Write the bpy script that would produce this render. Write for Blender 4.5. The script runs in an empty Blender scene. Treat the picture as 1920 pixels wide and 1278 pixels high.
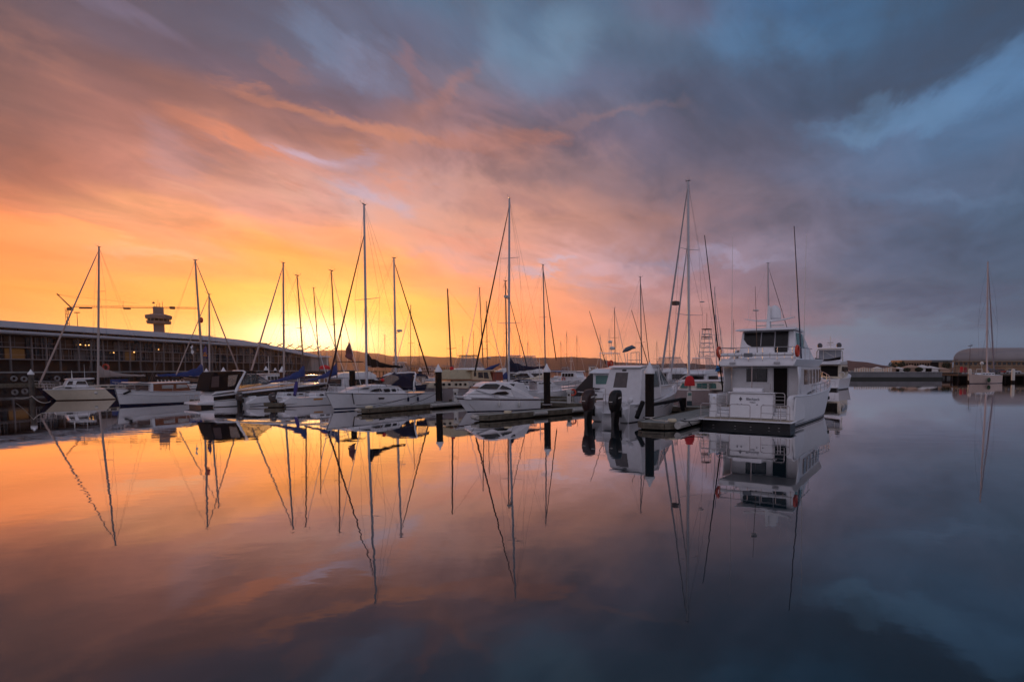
import bpy, math, random
from mathutils import Vector, Matrix
random.seed(7)
S = bpy.context.scene
COL = S.collection
R = math.radians

# ------------------------------------------------------------------ camera
CAM_H = 3.6; FPX = 1000.0; PITCH = R(3.07); CX, CY = 1240.0, 745.0
cam_d = bpy.data.cameras.new('camera'); cam = bpy.data.objects.new('camera', cam_d); COL.objects.link(cam)
cam.location = (0, 0, CAM_H); cam.rotation_euler = (R(90) - PITCH, 0, 0)
cam_d.sensor_width = 36; cam_d.lens = 36 * FPX / 1920
cam_d.shift_x = (960 - CX) / 1920; cam_d.shift_y = (CY - 639) / 1920
cam_d.clip_start = 0.3; cam_d.clip_end = 20000
S.camera = cam
S.render.engine = 'CYCLES'
S.cycles.use_denoising = True
S.cycles.max_bounces = 6; S.cycles.glossy_bounces = 4; S.cycles.transparent_max_bounces = 8
S.cycles.volume_bounces = 0
S.cycles.sample_clamp_indirect = 4.0
S.cycles.caustics_reflective = False; S.cycles.caustics_refractive = False
S.view_settings.view_transform = 'Standard'; S.view_settings.look = 'None'
S.view_settings.exposure = 0; S.view_settings.gamma = 1

def ray(px, py):
    u = (px - CX) / FPX; v = (CY - py) / FPX
    return Vector((u, math.cos(PITCH) + v * math.sin(PITCH), -math.sin(PITCH) + v * math.cos(PITCH)))
def at(px, py, Y):                       # world point seen at a pixel, Y metres out
    d = ray(px, py); return Vector((0, 0, CAM_H)) + d * (Y / d.y)
def wl(px, py, z=0.0):                   # world point on the level z seen at a pixel
    d = ray(px, py); return Vector((0, 0, CAM_H)) + d * ((z - CAM_H) / d.z)
def onY(px, Y): return Vector(((px - CX) / FPX * Y * 1.0, Y, 0))

# ------------------------------------------------------------------ sky
SX = [0, 160, 320, 480, 590, 720, 800, 960, 1120, 1280, 1440, 1600, 1760, 1920]
SKY = [
 (0,   [(105,88,96),(108,100,116),(98,92,110),(98,106,130),(100,100,122),(92,108,135),(90,118,148),(88,112,140),(88,115,145),(100,104,128),(76,115,158),(76,113,152),(70,98,130),(62,85,112)]),
 (60,  [(115,93,98),(118,100,114),(103,97,114),(106,98,115),(108,122,150),(100,105,130),(95,112,142),(106,138,168),(95,122,150),(98,112,138),(84,124,164),(75,105,138),(68,90,120),(62,80,105)]),
 (120, [(125,92,94),(128,98,101),(115,95,107),(112,98,115),(116,110,134),(128,122,145),(95,105,130),(108,137,168),(88,107,134),(85,105,132),(80,104,136),(70,88,115),(66,84,110),(80,112,150)]),
 (180, [(137,100,97),(147,101,95),(137,99,98),(160,110,100),(130,100,110),(125,110,128),(165,120,112),(118,126,156),(98,108,135),(85,95,120),(80,91,117),(76,94,122),(92,122,160),(94,132,174)]),
 (240, [(162,105,94),(177,121,114),(176,118,108),(165,115,108),(178,124,112),(196,130,108),(150,120,132),(150,116,124),(105,108,130),(92,92,112),(88,92,115),(97,122,158),(92,124,162),(82,108,142)]),
 (300, [(192,118,95),(202,132,116),(197,137,132),(214,142,116),(186,158,175),(200,145,130),(185,145,148),(190,132,118),(122,110,128),(100,98,118),(100,102,125),(92,110,140),(88,105,135),(80,100,128)]),
 (360, [(216,130,99),(227,146,114),(222,150,125),(225,162,142),(216,165,155),(178,166,190),(205,155,145),(168,127,125),(137,112,119),(125,108,120),(112,105,122),(95,105,132),(92,115,148),(80,102,130)]),
 (420, [(237,146,92),(252,172,114),(250,182,136),(240,166,128),(243,178,138),(236,165,130),(226,160,135),(207,147,130),(187,136,124),(137,111,119),(120,108,125),(100,105,130),(85,98,125),(80,98,125)]),
 (480, [(255,158,78),(255,172,100),(250,176,118),(255,168,90),(255,174,92),(245,172,130),(236,166,150),(222,160,148),(192,154,160),(152,126,140),(142,130,150),(105,110,135),(85,100,128),(78,96,122)]),
 (540, [(255,168,76),(255,170,82),(255,180,76),(255,186,78),(255,194,78),(255,196,82),(255,177,103),(246,166,123),(212,151,143),(172,131,140),(137,118,135),(110,110,130),(88,100,125),(80,98,122)]),
 (600, [(255,180,88),(255,190,88),(255,196,72),(255,222,100),(255,232,120),(255,214,84),(255,202,84),(250,167,98),(242,156,124),(197,141,139),(156,122,135),(115,122,145),(92,105,132),(85,102,128)]),
 (655, [(255,200,108),(255,212,110),(255,222,110),(255,232,150),(255,240,175),(255,222,115),(255,210,98),(255,177,94),(244,162,120),(217,157,139),(167,141,155),(118,130,155),(106,123,149),(96,116,143)]),
]
def lin(c): c = c / 255.0; return c / 12.92 if c <= 0.04045 else ((c + 0.055) / 1.055) ** 2.4
HOT = 1.42
def sky_at(px, py):
    px = min(max(px, 0), 1920); py = min(max(py, 0), 655)
    r = max(i for i in range(len(SKY)) if SKY[i][0] <= py); r2 = min(r + 1, len(SKY) - 1)
    fy = 0 if r2 == r else (py - SKY[r][0]) / (SKY[r2][0] - SKY[r][0])
    c = max(i for i in range(len(SX)) if SX[i] <= px); c2 = min(c + 1, len(SX) - 1)
    fx = 0 if c2 == c else (px - SX[c]) / (SX[c2] - SX[c])
    out = []
    for k in range(3):
        a = lin(SKY[r][1][c][k]) * (1 - fx) + lin(SKY[r][1][c2][k]) * fx
        b = lin(SKY[r2][1][c][k]) * (1 - fx) + lin(SKY[r2][1][c2][k]) * fx
        out.append(a * (1 - fy) + b * fy)
    if out[0] > .86: out[0] = .86 + (out[0] - .86) / .14 * (HOT - .86)
    k = (1.0 + .10 * max(0, (py - 560) / 95)) * (1.0 - .13 * min(1, max(0, (330 - py) / 200))) * (1 - .07 * min(1, max(0, (px - 1000) / 300)))
    return [o * k for o in out]
def dir_px(az, el):
    d = Vector((math.sin(az) * math.cos(el), math.cos(az) * math.cos(el), math.sin(el)))
    f = Vector((0, math.cos(PITCH), -math.sin(PITCH))); u = Vector((0, math.sin(PITCH), math.cos(PITCH)))
    w = max(d.dot(f), 0.2)
    return CX + FPX * d.x / w, CY - FPX * d.dot(u) / w

SUN_AZ, SUN_EL = R(-33.0), R(2.6)
world = bpy.data.worlds.new('World'); S.world = world; world.use_nodes = True
nt = world.node_tree; N = nt.nodes; LK = nt.links; N.clear()
def nn(t, **k):
    n = N.new(t)
    for a, b in k.items(): setattr(n, a, b)
    return n
def mth(op, a, b=None, c=None, clamp=False):
    n = nn('ShaderNodeMath', operation=op); n.use_clamp = clamp
    for i, x in enumerate((a, b, c)):
        if x is None: continue
        if isinstance(x, (int, float)): n.inputs[i].default_value = x
        else: LK.new(x, n.inputs[i])
    return n.outputs[0]
tc = nn('ShaderNodeTexCoord'); sep = nn('ShaderNodeSeparateXYZ'); LK.new(tc.outputs['Generated'], sep.inputs[0])
dx, dy, dz = sep.outputs
az = mth('ARCTAN2', dx, dy); el = mth('ARCSINE', dz)
# the cloud layer: a plane overhead, so its streaks run together towards the horizon
zc = mth('ADD', mth('MAXIMUM', dz, 0.0), 0.16)
cu = mth('DIVIDE', dx, zc); cv = mth('DIVIDE', dy, zc)
comb = nn('ShaderNodeCombineXYZ')
rot = R(14)
LK.new(mth('ADD', mth('MULTIPLY', cu, math.cos(rot) * 1.1), mth('MULTIPLY', cv, -math.sin(rot) * 1.1)), comb.inputs[0])
LK.new(mth('ADD', mth('MULTIPLY', cu, math.sin(rot) * 0.7), mth('MULTIPLY', cv, math.cos(rot) * 0.7)), comb.inputs[1])
def noise(scale, detail, rough, dist, offs, vec=comb.outputs[0]):
    mp = nn('ShaderNodeVectorMath', operation='ADD'); LK.new(vec, mp.inputs[0]); mp.inputs[1].default_value = offs
    n = nn('ShaderNodeTexNoise'); n.inputs['Scale'].default_value = scale; n.inputs['Detail'].default_value = detail
    n.inputs['Roughness'].default_value = rough; n.inputs['Distortion'].default_value = dist
    LK.new(mp.outputs[0], n.inputs['Vector']); return n
nA = noise(1.1, 6, 0.52, 0.35, (3.1, 7.7, 0))
nB = noise(1.1, 6, 0.52, 0.35, (13.4, 2.2, 4.0))
nC = noise(1.7, 9, 0.60, 0.8, (1.3, 5.9, 2.0))
nD = noise(4.4, 9, 0.60, 0.9, (8.3, 0.4, 6.0))
lowf = mth('SMOOTH_MIN', mth('MULTIPLY', mth('MAXIMUM', dz, 0.0), 6.0), 1.0, 0.2)
az2 = mth('ADD', az, mth('MULTIPLY', mth('MULTIPLY', mth('SUBTRACT', nA.outputs[0], 0.5), 0.20), lowf))
el2 = mth('ADD', el, mth('MULTIPLY', mth('MULTIPLY', mth('SUBTRACT', nB.outputs[0], 0.5), 0.19), lowf))
AZ0, AZ1 = R(-60), R(45)
fac = mth('DIVIDE', mth('SUBTRACT', az2, AZ0), AZ1 - AZ0, clamp=True)
prev = None; NS = 22
for i in range(len(SKY) - 1, -1, -1):
    e = math.atan2(ray(1100, SKY[i][0]).z, ray(1100, SKY[i][0]).xy.length)
    cr = nn('ShaderNodeValToRGB'); rp = cr.color_ramp; rp.interpolation = 'B_SPLINE' if False else 'EASE'
    rp.interpolation = 'LINEAR'
    for k in range(NS):
        a = AZ0 + (AZ1 - AZ0) * k / (NS - 1)
        px, py = dir_px(a, e)
        c = sky_at(px, py)
        if k == 0: s_ = rp.elements[0]
        elif k == NS - 1: s_ = rp.elements[-1]
        else: s_ = rp.elements.new(k / (NS - 1))
        s_.position = k / (NS - 1); s_.color = (*c, 1)
    LK.new(fac, cr.inputs[0])
    if prev is None: prev = cr.outputs[0]
    else:
        mr = nn('ShaderNodeMapRange', interpolation_type='SMOOTHSTEP'); LK.new(el2, mr.inputs[0])
        mr.inputs[1].default_value = pe; mr.inputs[2].default_value = e
        mx = nn('ShaderNodeMix', data_type='RGBA'); LK.new(mr.outputs[0], mx.inputs[0]); LK.new(prev, mx.inputs[6]); LK.new(cr.outputs[0], mx.inputs[7])
        prev = mx.outputs[2]
    pe = e
def mixc(f, a, b, mode='MIX'):
    mx = nn('ShaderNodeMix', data_type='RGBA', blend_type=mode)
    for i, x in ((0, f), (6, a), (7, b)):
        if isinstance(x, tuple): mx.inputs[i].default_value = (*x, 1)
        elif isinstance(x, (int, float)): mx.inputs[i].default_value = x
        else: LK.new(x, mx.inputs[i])
    return mx.outputs[2]
def mrange(v, a, b, c, d, smooth=True):
    mr = nn('ShaderNodeMapRange'); mr.interpolation_type = 'SMOOTHSTEP' if smooth else 'LINEAR'
    LK.new(v, mr.inputs[0])
    for i, x in enumerate((a, b, c, d)): mr.inputs[i + 1].default_value = x
    return mr.outputs[0]
# single cloud banks, openings and lit wisps, each at its place in the dome of the sky, with edges broken by noise
def front(px, py): r_ = ray(px, py); return r_.x / r_.y, r_.z / r_.y
dyc = mth('MAXIMUM', dy, 0.05)
nE = noise(3.0, 8, 0.66, 0.5, (4.3, 9.1, 3.0)); nF = noise(3.0, 8, 0.66, 0.5, (17.3, 6.1, 8.0))
wa = mth('ADD', mth('MULTIPLY', mth('SUBTRACT', nA.outputs[0], 0.5), 0.16), mth('MULTIPLY', mth('SUBTRACT', nE.outputs[0], 0.5), 0.24))
wb = mth('ADD', mth('MULTIPLY', mth('SUBTRACT', nB.outputs[0], 0.5), 0.12), mth('MULTIPLY', mth('SUBTRACT', nF.outputs[0], 0.5), 0.17))
ragged = mth('MULTIPLY', mth('SUBTRACT', mth('ADD', mth('MULTIPLY', nC.outputs[0], 0.5), mth('MULTIPLY', nD.outputs[0], 0.5)), 0.5), 3.0)
cs = nn('ShaderNodeCombineXYZ')
LK.new(mth('ADD', mth('DIVIDE', dx, dyc), mth('MULTIPLY', wa, lowf)), cs.inputs[0]); LK.new(mth('ADD', mth('DIVIDE', dz, dyc), mth('MULTIPLY', wb, lowf)), cs.inputs[1])
STROKES = [
 (1400,185,300,62,7,(76,86,110),.85,.4),(1720,105,290,64,13,(65,83,109),.8,.3),(1330,260,200,40,5,(88,90,110),.6,.3),(1080,330,120,30,4,(140,116,122),.5,.3),(760,60,80,30,-20,(96,100,124),.5,.3),(420,110,160,34,-12,(104,94,112),.55,.3),(250,170,140,24,-10,(138,100,100),.45,.3),(980,210,90,28,-8,(112,112,136),.5,.3),(1500,420,200,26,3,(104,104,124),.5,.3),(1860,160,150,40,17,(94,132,174),.85,.7),(1700,213,170,30,8,(96,130,167),.8,.6),(1600,234,60,11,4,(102,130,162),.5,.2),
 (1280,18,90,30,0,(98,100,125),.6,.4),(1370,48,42,62,15,(86,122,160),.66,.2),(1465,60,34,80,55,(82,118,156),.6,.2),
 (870,85,60,52,0,(92,105,132),.7,.5),(940,92,40,70,0,(108,134,162),.5,.2),(1040,102,42,76,-25,(112,140,168),.66,.1),(985,30,30,40,10,(80,104,134),.5,.3),
 (1180,280,140,42,0,(102,98,120),.6,.5),(1270,330,120,26,0,(98,96,116),.5,.4),
 (235,22,95,15,-24,(121,112,135),.7,.4),(590,48,70,26,-45,(110,127,157),.75,.5),(680,108,72,26,-30,(123,133,163),.75,.5),
 (480,160,80,15,-8,(188,124,104),.75,.5),(582,196,70,14,-26,(193,129,107),.8,.5),(692,234,95,15,-13,(197,132,110),.85,.5),(800,262,60,11,-8,(196,133,115),.75,.4),(400,242,75,18,-20,(188,120,100),.75,.5),(492,286,85,13,-22,(220,137,108),.9,.5),
 (762,122,52,10,-52,(160,116,118),.42,.2),(822,172,70,12,30,(172,122,116),.48,.2),(870,262,60,16,-8,(180,123,112),.7,.5),(525,92,56,9,-25,(138,106,112),.6,.4),
 (566,288,38,14,-14,(196,172,192),.85,.5),(645,284,50,11,0,(178,152,168),.7,.5),(335,285,60,24,-35,(184,142,147),.6,.4),
 (1000,268,56,14,-14,(190,127,112),.8,.5),(1130,243,100,11,14,(136,112,120),.6,.4),(520,215,90,22,-12,(152,112,112),.5,.4),(640,330,120,14,-8,(215,150,135),.6,.4),(730,322,60,12,-14,(220,145,118),.6,.4),
 (705,362,62,20,-14,(186,172,194),.75,.4),(860,352,130,15,-6,(196,146,136),.6,.4),(950,395,120,20,-3,(166,124,124),.6,.4),(880,448,110,14,-5,(232,152,130),.6,.4),(860,480,80,14,0,(226,165,158),.6,.4),
 (1010,502,70,15,6,(196,178,196),.75,.5),(1120,520,90,16,3,(204,170,184),.6,.4),(1350,492,140,13,2,(154,146,172),.7,.5),(1120,445,160,26,6,(178,128,118),.6,.4),(1240,560,110,14,0,(196,150,152),.5,.4),
 (1760,352,170,16,-3,(96,120,152),.5,.4),(1770,560,180,26,2,(84,93,118),.8,.5),(1600,622,150,13,0,(116,136,160),.7,.4),(1840,630,150,12,0,(106,128,155),.5,.4),
 (220,446,130,11,-14,(255,178,108),.8,.5),(275,466,95,14,-9,(250,196,152),.6,.4),(400,352,90,11,-12,(232,170,146),.5,.4),(520,372,110,26,-8,(230,158,150),.5,.4),(330,405,150,16,-10,(240,160,118),.5,.4),
 
]
for px_, py_, rx_, ry_, an_, c_, st_, hd_ in STROKES:
    u_, v_ = front(px_, py_); mpn = nn('ShaderNodeMapping', vector_type='TEXTURE'); LK.new(cs.outputs[0], mpn.inputs[0])
    mpn.inputs['Location'].default_value = (u_, v_, 0); mpn.inputs['Rotation'].default_value = (0, 0, R(an_)); mpn.inputs['Scale'].default_value = (rx_ / FPX * 1.15, ry_ / FPX * 1.25, 1)
    le = nn('ShaderNodeVectorMath', operation='LENGTH'); LK.new(mpn.outputs[0], le.inputs[0])
    f_ = mrange(mth('ADD', le.outputs['Value'], ragged), 1.45 - .2 * hd_, .0 + .45 * hd_, 0.0, st_ * .92)
    cc = [lin(q) for q in c_]; cc[0] = cc[0] if c_[0] < 252 else HOT
    prev = mixc(f_, prev, tuple(cc))
# wispy relief of the clouds: lit undersides are warmer, folds are greyer
wis = mth('ADD', mth('MULTIPLY', nC.outputs[0], 0.68), mth('MULTIPLY', nD.outputs[0], 0.32))
warmside = mrange(az, R(-26), R(-6), 1.0, 0.05)
gain = mth('MULTIPLY_ADD', mrange(wis, 0.34, 0.66, -0.20, 0.26, False), mrange(el, R(0.5), R(12), 0.12, 1.0), 1.0)
prev = mixc(1.0, prev, (1, 1, 1), 'MULTIPLY')
vm = nn('ShaderNodeVectorMath', operation='SCALE'); LK.new(prev, vm.inputs[0]); LK.new(gain, vm.inputs['Scale'])
streak = mth('MULTIPLY', mrange(wis, 0.50, 0.64, 0.0, 1.0), mth('MULTIPLY', warmside, mrange(el, R(4), R(14), 0.0, 1.0)))
streak = mth('MULTIPLY', streak, mrange(el, R(19), R(27), 1.0, 0.0))
prev = mixc(mth('MULTIPLY', streak, 0.30), vm.outputs[0], (0.62, 0.235, 0.125))
fold = mth('MULTIPLY', mrange(wis, 0.36, 0.50, 1.0, 0.0), mrange(el, R(9), R(22), 0.0, 0.38))
prev = mixc(fold, prev, mixc(mrange(az, R(-24), R(2), 0.0, 1.0), (0.150, 0.105, 0.135), (0.070, 0.092, 0.140)))
# glow round the low sun
sd = Vector((math.sin(SUN_AZ) * math.cos(SUN_EL), math.cos(SUN_AZ) * math.cos(SUN_EL), math.sin(SUN_EL)))
vs = nn('ShaderNodeVectorMath', operation='SUBTRACT'); LK.new(tc.outputs['Generated'], vs.inputs[0]); g_el = R(3.0); vs.inputs[1].default_value = (math.sin(SUN_AZ)*math.cos(g_el), math.cos(SUN_AZ)*math.cos(g_el), math.sin(g_el))
v2 = nn('ShaderNodeVectorMath', operation='MULTIPLY'); LK.new(vs.outputs[0], v2.inputs[0]); v2.inputs[1].default_value = (0.8, 0.8, 2.2)
ln = nn('ShaderNodeVectorMath', operation='LENGTH'); LK.new(v2.outputs[0], ln.inputs[0])
def gl(sig, amp):
    q = mth('DIVIDE', ln.outputs['Value'], sig); q = mth('MULTIPLY', mth('MULTIPLY', q, q), -1.0)
    return mth('MULTIPLY', mth('POWER', 2.718, q), amp)
prev = mixc(gl(0.10, 0.16), prev, (1.7, 1.05, 0.36))
prev = mixc(gl(0.056, 0.96), prev, (2.8, 2.1, 1.15))
# the part of the sky behind the viewer and overhead: even blue-grey dusk, its unseen rear brightened to light the boat fronts
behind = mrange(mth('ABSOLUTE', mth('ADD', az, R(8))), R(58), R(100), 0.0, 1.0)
up = mrange(el, R(40), R(62), 0.0, 1.0)
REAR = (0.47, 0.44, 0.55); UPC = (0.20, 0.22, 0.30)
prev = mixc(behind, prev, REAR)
prev = mixc(up, prev, UPC)
below = mrange(dz, -0.06, -0.005, 1.0, 0.0)
prev = mixc(below, prev, (0.05, 0.05, 0.06))
sky = nn('ShaderNodeTexSky'); sky.sky_type = 'NISHITA'; sky.sun_disc = False; sky.sun_elevation = SUN_EL; sky.sun_rotation = SUN_AZ
bg0 = nn('ShaderNodeBackground'); LK.new(sky.outputs[0], bg0.inputs[0]); bg0.inputs[1].default_value = 0.004
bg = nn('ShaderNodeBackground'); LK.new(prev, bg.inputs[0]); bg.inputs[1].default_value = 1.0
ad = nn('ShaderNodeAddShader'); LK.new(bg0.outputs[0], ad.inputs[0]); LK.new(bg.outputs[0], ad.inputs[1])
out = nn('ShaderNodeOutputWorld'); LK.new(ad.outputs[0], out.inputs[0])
world.cycles.sampling_method = 'MANUAL'; world.cycles.sample_map_resolution = 512

sun_d = bpy.data.lights.new('sun', 'SUN'); sun_d.energy = 0.95; sun_d.color = (1.0, 0.50, 0.20); sun_d.angle = R(0.6)
sun = bpy.data.objects.new('sun', sun_d); COL.objects.link(sun)
sun.rotation_euler = (-sd).to_track_quat('-Z', 'Y').to_euler()

# ------------------------------------------------------------------ materials
MC = {}
def mat(name, col=(.5, .5, .5), rough=.5, metal=0.0, var=.08, scale=3.0, coat=0.0, emit=None, alpha=1.0, streak=0.0, spec=None):
    if name in MC: return MC[name]
    m = bpy.data.materials.new(name); m.use_nodes = True; t = m.node_tree; b = t.nodes['Principled BSDF']
    b.inputs['Roughness'].default_value = rough; b.inputs['Metallic'].default_value = metal
    b.inputs['Specular IOR Level'].default_value = spec if spec is not None else (.12 if max(col) < .12 and rough > .45 else .4)
    b.inputs['Coat Weight'].default_value = coat; b.inputs['Alpha'].default_value = alpha
    c = t.nodes.new('ShaderNodeTexCoord'); n = t.nodes.new('ShaderNodeTexNoise'); n.inputs['Scale'].default_value = scale
    n.inputs['Detail'].default_value = 5
    mp = t.nodes.new('ShaderNodeMapping'); mp.inputs['Scale'].default_value = (1, 1, 0.25 if streak else 1)
    t.links.new(c.outputs['Object'], mp.inputs[0]); t.links.new(mp.outputs[0], n.inputs['Vector'])
    r = t.nodes.new('ShaderNodeValToRGB'); r.color_ramp.elements[0].position = .3; r.color_ramp.elements[1].position = .7
    v = max(var, streak)
    r.color_ramp.elements[0].color = (*[x * (1 - v) for x in col], 1); r.color_ramp.elements[1].color = (*[min(1, x * (1 + v * .6)) for x in col], 1)
    t.links.new(n.outputs[0], r.inputs[0]); t.links.new(r.outputs[0], b.inputs['Base Color'])
    if emit: b.inputs['Emission Color'].default_value = (*emit[0], 1); b.inputs['Emission Strength'].default_value = emit[1]
    MC[name] = m; return m
WHITE = mat('gelcoat_white', (.74, .74, .76), .28, var=.05, coat=.3)
CREAM = mat('gelcoat_cream', (.62, .54, .42), .35, var=.06)
CANV = mat('canvas_white', (.62, .62, .64), .8, var=.06)
BEIGE = mat('canvas_beige', (.42, .36, .24), .85, var=.1)
GREYH = mat('hull_grey', (.33, .29, .30), .4, var=.06)
NAVY = mat('navy_gelcoat', (.010, .014, .045), .25, spec=.4)
NCANV = mat('navy_canvas', (.02, .022, .045), .85, var=.15)
BLUE = mat('blue_canvas', (.016, .040, .16), .8, var=.15)
PURP = mat('purple_canvas', (.04, .03, .16), .8, var=.15)
BLACK = mat('black_gelcoat', (.008, .0075, .008), .3, spec=.3)
BCANV = mat('black_canvas', (.012, .0095, .010), .85, var=.2)
GLASS = mat('tinted_glass', (.010, .010, .012), .08, var=.0, spec=.4)
GREENG = mat('green_glass', (.07, .19, .17), .12, var=.0, spec=.4)
ALU = mat('mast_aluminium', (.42, .42, .45), .42, metal=.35, var=.05)
DALU = mat('mast_dark', (.10, .07, .06), .5, var=.1)
STEEL = mat('stainless_steel', (.40, .37, .37), .38, metal=1.0, var=.03)
WIRE = mat('rig_wire', (.12, .12, .13), .4, metal=.6, var=.0)
ROPE = mat('rope_dark', (.03, .03, .035), .9)
ROPEW = mat('rope_pale', (.45, .42, .38), .9)
WOOD = mat('varnished_wood', (.26, .085, .035), .35, var=.25, scale=8)
TEAK = mat('teak_deck', (.32, .26, .19), .7, var=.15)
RED = mat('red_fabric', (.55, .02, .025), .75, var=.1)
ORNG = mat('orange_plastic', (.55, .06, .03), .5)
PILE = mat('pile_timber', (.016, .012, .011), .8, var=.35, scale=2, streak=.4)
FEND = mat('fender_black', (.012, .012, .013), .6, var=.2)
FENW = mat('fender_white', (.6, .58, .55), .5, var=.15)
DOCKT = mat('dock_deck', (.24, .245, .225), .85, var=.18, scale=2)
DOCKS = mat('dock_timber', (.125, .108, .08), .85, var=.45, scale=2.5)
CONC = mat('concrete', (.26, .26, .26), .9, var=.18, scale=.8)
INTER = mat('interior_dark', (.010, .009, .009), .7)
CLEAR = mat('clear_vinyl', (.55, .42, .34), .15, alpha=.35, var=.0)
WSCR = mat('windscreen_glass', (.10, .13, .13), .05, alpha=.45, var=.0, spec=.5)

# ------------------------------------------------------------------ mesh builder
class MB:
    def __init__(s): s.v = []; s.f = []
    def add(s, vs, fs):
        o = len(s.v); s.v += [tuple(v) for v in vs]; s.f += [tuple(o + i for i in f) for f in fs]; return s
    def box(s, x0, x1, y0, y1, z0, z1):
        return s.add([(x0,y0,z0),(x1,y0,z0),(x1,y1,z0),(x0,y1,z0),(x0,y0,z1),(x1,y0,z1),(x1,y1,z1),(x0,y1,z1)],
                     [(0,3,2,1),(4,5,6,7),(0,1,5,4),(1,2,6,5),(2,3,7,6),(3,0,4,7)])
    def obox(s, c, sx, sy, sz, ang=0.0):     # centred in x,y, standing on c.z
        ca, sa = math.cos(ang), math.sin(ang); vs = []
        for z in (0, sz):
            for x, y in ((-sx/2,-sy/2),(sx/2,-sy/2),(sx/2,sy/2),(-sx/2,sy/2)):
                vs.append((c[0]+x*ca-y*sa, c[1]+x*sa+y*ca, c[2]+z))
        return s.add(vs, [(0,3,2,1),(4,5,6,7),(0,1,5,4),(1,2,6,5),(2,3,7,6),(3,0,4,7)])
    def tube(s, pts, r, n=7, r2=None, closed=False):
        pts = [Vector(p) for p in pts]; m = len(pts)
        if m < 2: return s
        rings = []; up = None
        for i, p in enumerate(pts):
            if closed: d = (pts[(i+1) % m] - pts[i-1])
            else: d = (pts[min(i+1, m-1)] - pts[max(i-1, 0)])
            if d.length < 1e-9: d = Vector((0,0,1))
            d.normalize()
            if up is None: up = Vector((0,0,1)) if abs(d.z) < .9 else Vector((1,0,0))
            a = d.cross(up)
            if a.length < 1e-4: a = d.orthogonal()
            a.normalize(); b = a.cross(d).normalized(); up = b
            rr = r if r2 is None else r + (r2 - r) * i / (m - 1)
            if isinstance(r, (list, tuple)): rr = r[i]
            rings.append([p + a * math.cos(t) * rr + b * math.sin(t) * rr for t in [2*math.pi*k/n for k in range(n)]])
        vs = [v for rg in rings for v in rg]; fs = []
        for i in range(m if closed else m - 1):
            j = (i + 1) % m
            for k in range(n): fs.append((i*n+k, i*n+(k+1)%n, j*n+(k+1)%n, j*n+k))
        if not closed: fs += [tuple(range(n))[::-1], tuple((m-1)*n+k for k in range(n))]
        return s.add(vs, fs)
    def lathe(s, prof, c=(0,0,0), n=14):
        vs = [(c[0]+r*math.cos(2*math.pi*k/n), c[1]+r*math.sin(2*math.pi*k/n), c[2]+z) for r, z in prof for k in range(n)]
        fs = [(i*n+k, i*n+(k+1)%n, (i+1)*n+(k+1)%n, (i+1)*n+k) for i in range(len(prof)-1) for k in range(n)]
        fs += [tuple(range(n))[::-1], tuple((len(prof)-1)*n+k for k in range(n))]
        return s.add(vs, fs)
    def ball(s, c, r, n=12, m=8, sz=1.0):
        return s.lathe([(max(r*math.sin(math.pi*i/m), .001), -r*sz*math.cos(math.pi*i/m)) for i in range(m+1)], c, n)
    def plate(s, pts, th):                   # flat polygon given in 3D, thickened along its normal (th may be negative)
        P = [Vector(p) for p in pts]; nrm = Vector((0,0,0))
        for i in range(len(P)): nrm += P[i].cross(P[(i+1) % len(P)])
        nrm.normalize(); n = len(P)
        vs = [p for p in P] + [p + nrm * th for p in P]
        return s.add(vs, [tuple(range(n))[::-1], tuple(range(n, 2*n))] + [(i, (i+1)%n, n+(i+1)%n, n+i) for i in range(n)])
    def slab(s, prof):                       # closed side outline, each point (x, z, halfwidth)
        n = len(prof); vs = [(x, w, z) for x, z, w in prof] + [(x, -w, z) for x, z, w in prof]
        return s.add(vs, [tuple(range(n)), tuple(range(2*n-1, n-1, -1))] + [(i, n+i, n+(i+1)%n, (i+1)%n) for i in range(n)])
    def rows(s, rows, close=False):
        n = len(rows[0]); vs = [p for r in rows for p in r]
        fs = [(i*n+k, i*n+k+1, (i+1)*n+k+1, (i+1)*n+k) for i in range(len(rows)-1) for k in range(n-1)]
        if close: fs += [(i*n+n-1, i*n, (i+1)*n, (i+1)*n+n-1) for i in range(len(rows)-1)]
        return s.add(vs, fs)
    def torus(s, c, R_, r, axis='y', n=20, m=8, a0=0, ang=0.0):
        pts = []
        for k in range(n):
            t = 2*math.pi*k/n
            if axis == 'z': p = Vector((math.cos(t)*R_, math.sin(t)*R_, 0))
            else: p = Vector((math.cos(t)*R_, 0, math.sin(t)*R_))
            p.rotate(Matrix.Rotation(ang, 3, 'Z')); pts.append(p + Vector(c))
        return s.tube(pts, r, m, closed=True)

def obj(name, mb, material, parent=None, bevel=0.0, smooth=True, solid=0.0):
    me = bpy.data.meshes.new(name); me.from_pydata([tuple(v) for v in mb.v], [], mb.f); me.materials.append(material)
    import bmesh
    bm = bmesh.new(); bm.from_mesh(me); bmesh.ops.recalc_face_normals(bm, faces=bm.faces); bm.to_mesh(me); bm.free()
    if smooth:
        me.shade_smooth(); me.set_sharp_from_angle(angle=R(38))
    o = bpy.data.objects.new(name, me); COL.objects.link(o)
    if parent is not None: o.parent = parent
    if solid:
        md = o.modifiers.new('thick', 'SOLIDIFY'); md.thickness = solid; md.offset = 0
    if bevel:
        md = o.modifiers.new('bevel', 'BEVEL'); md.width = bevel; md.segments = 2; md.limit_method = 'ANGLE'; md.angle_limit = R(30)
    return o
def tag(o, label, cat, group=None):
    o['label'] = label; o['category'] = cat
    if group: o['group'] = group
    return o
def thing(name, label, cat, loc=(0,0,0), rz=0.0, group=None):
    o = bpy.data.objects.new(name, None); COL.objects.link(o); o.location = loc; o.rotation_euler = (0, 0, rz)
    o.empty_display_size = .3
    return tag(o, label, cat, group)
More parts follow.
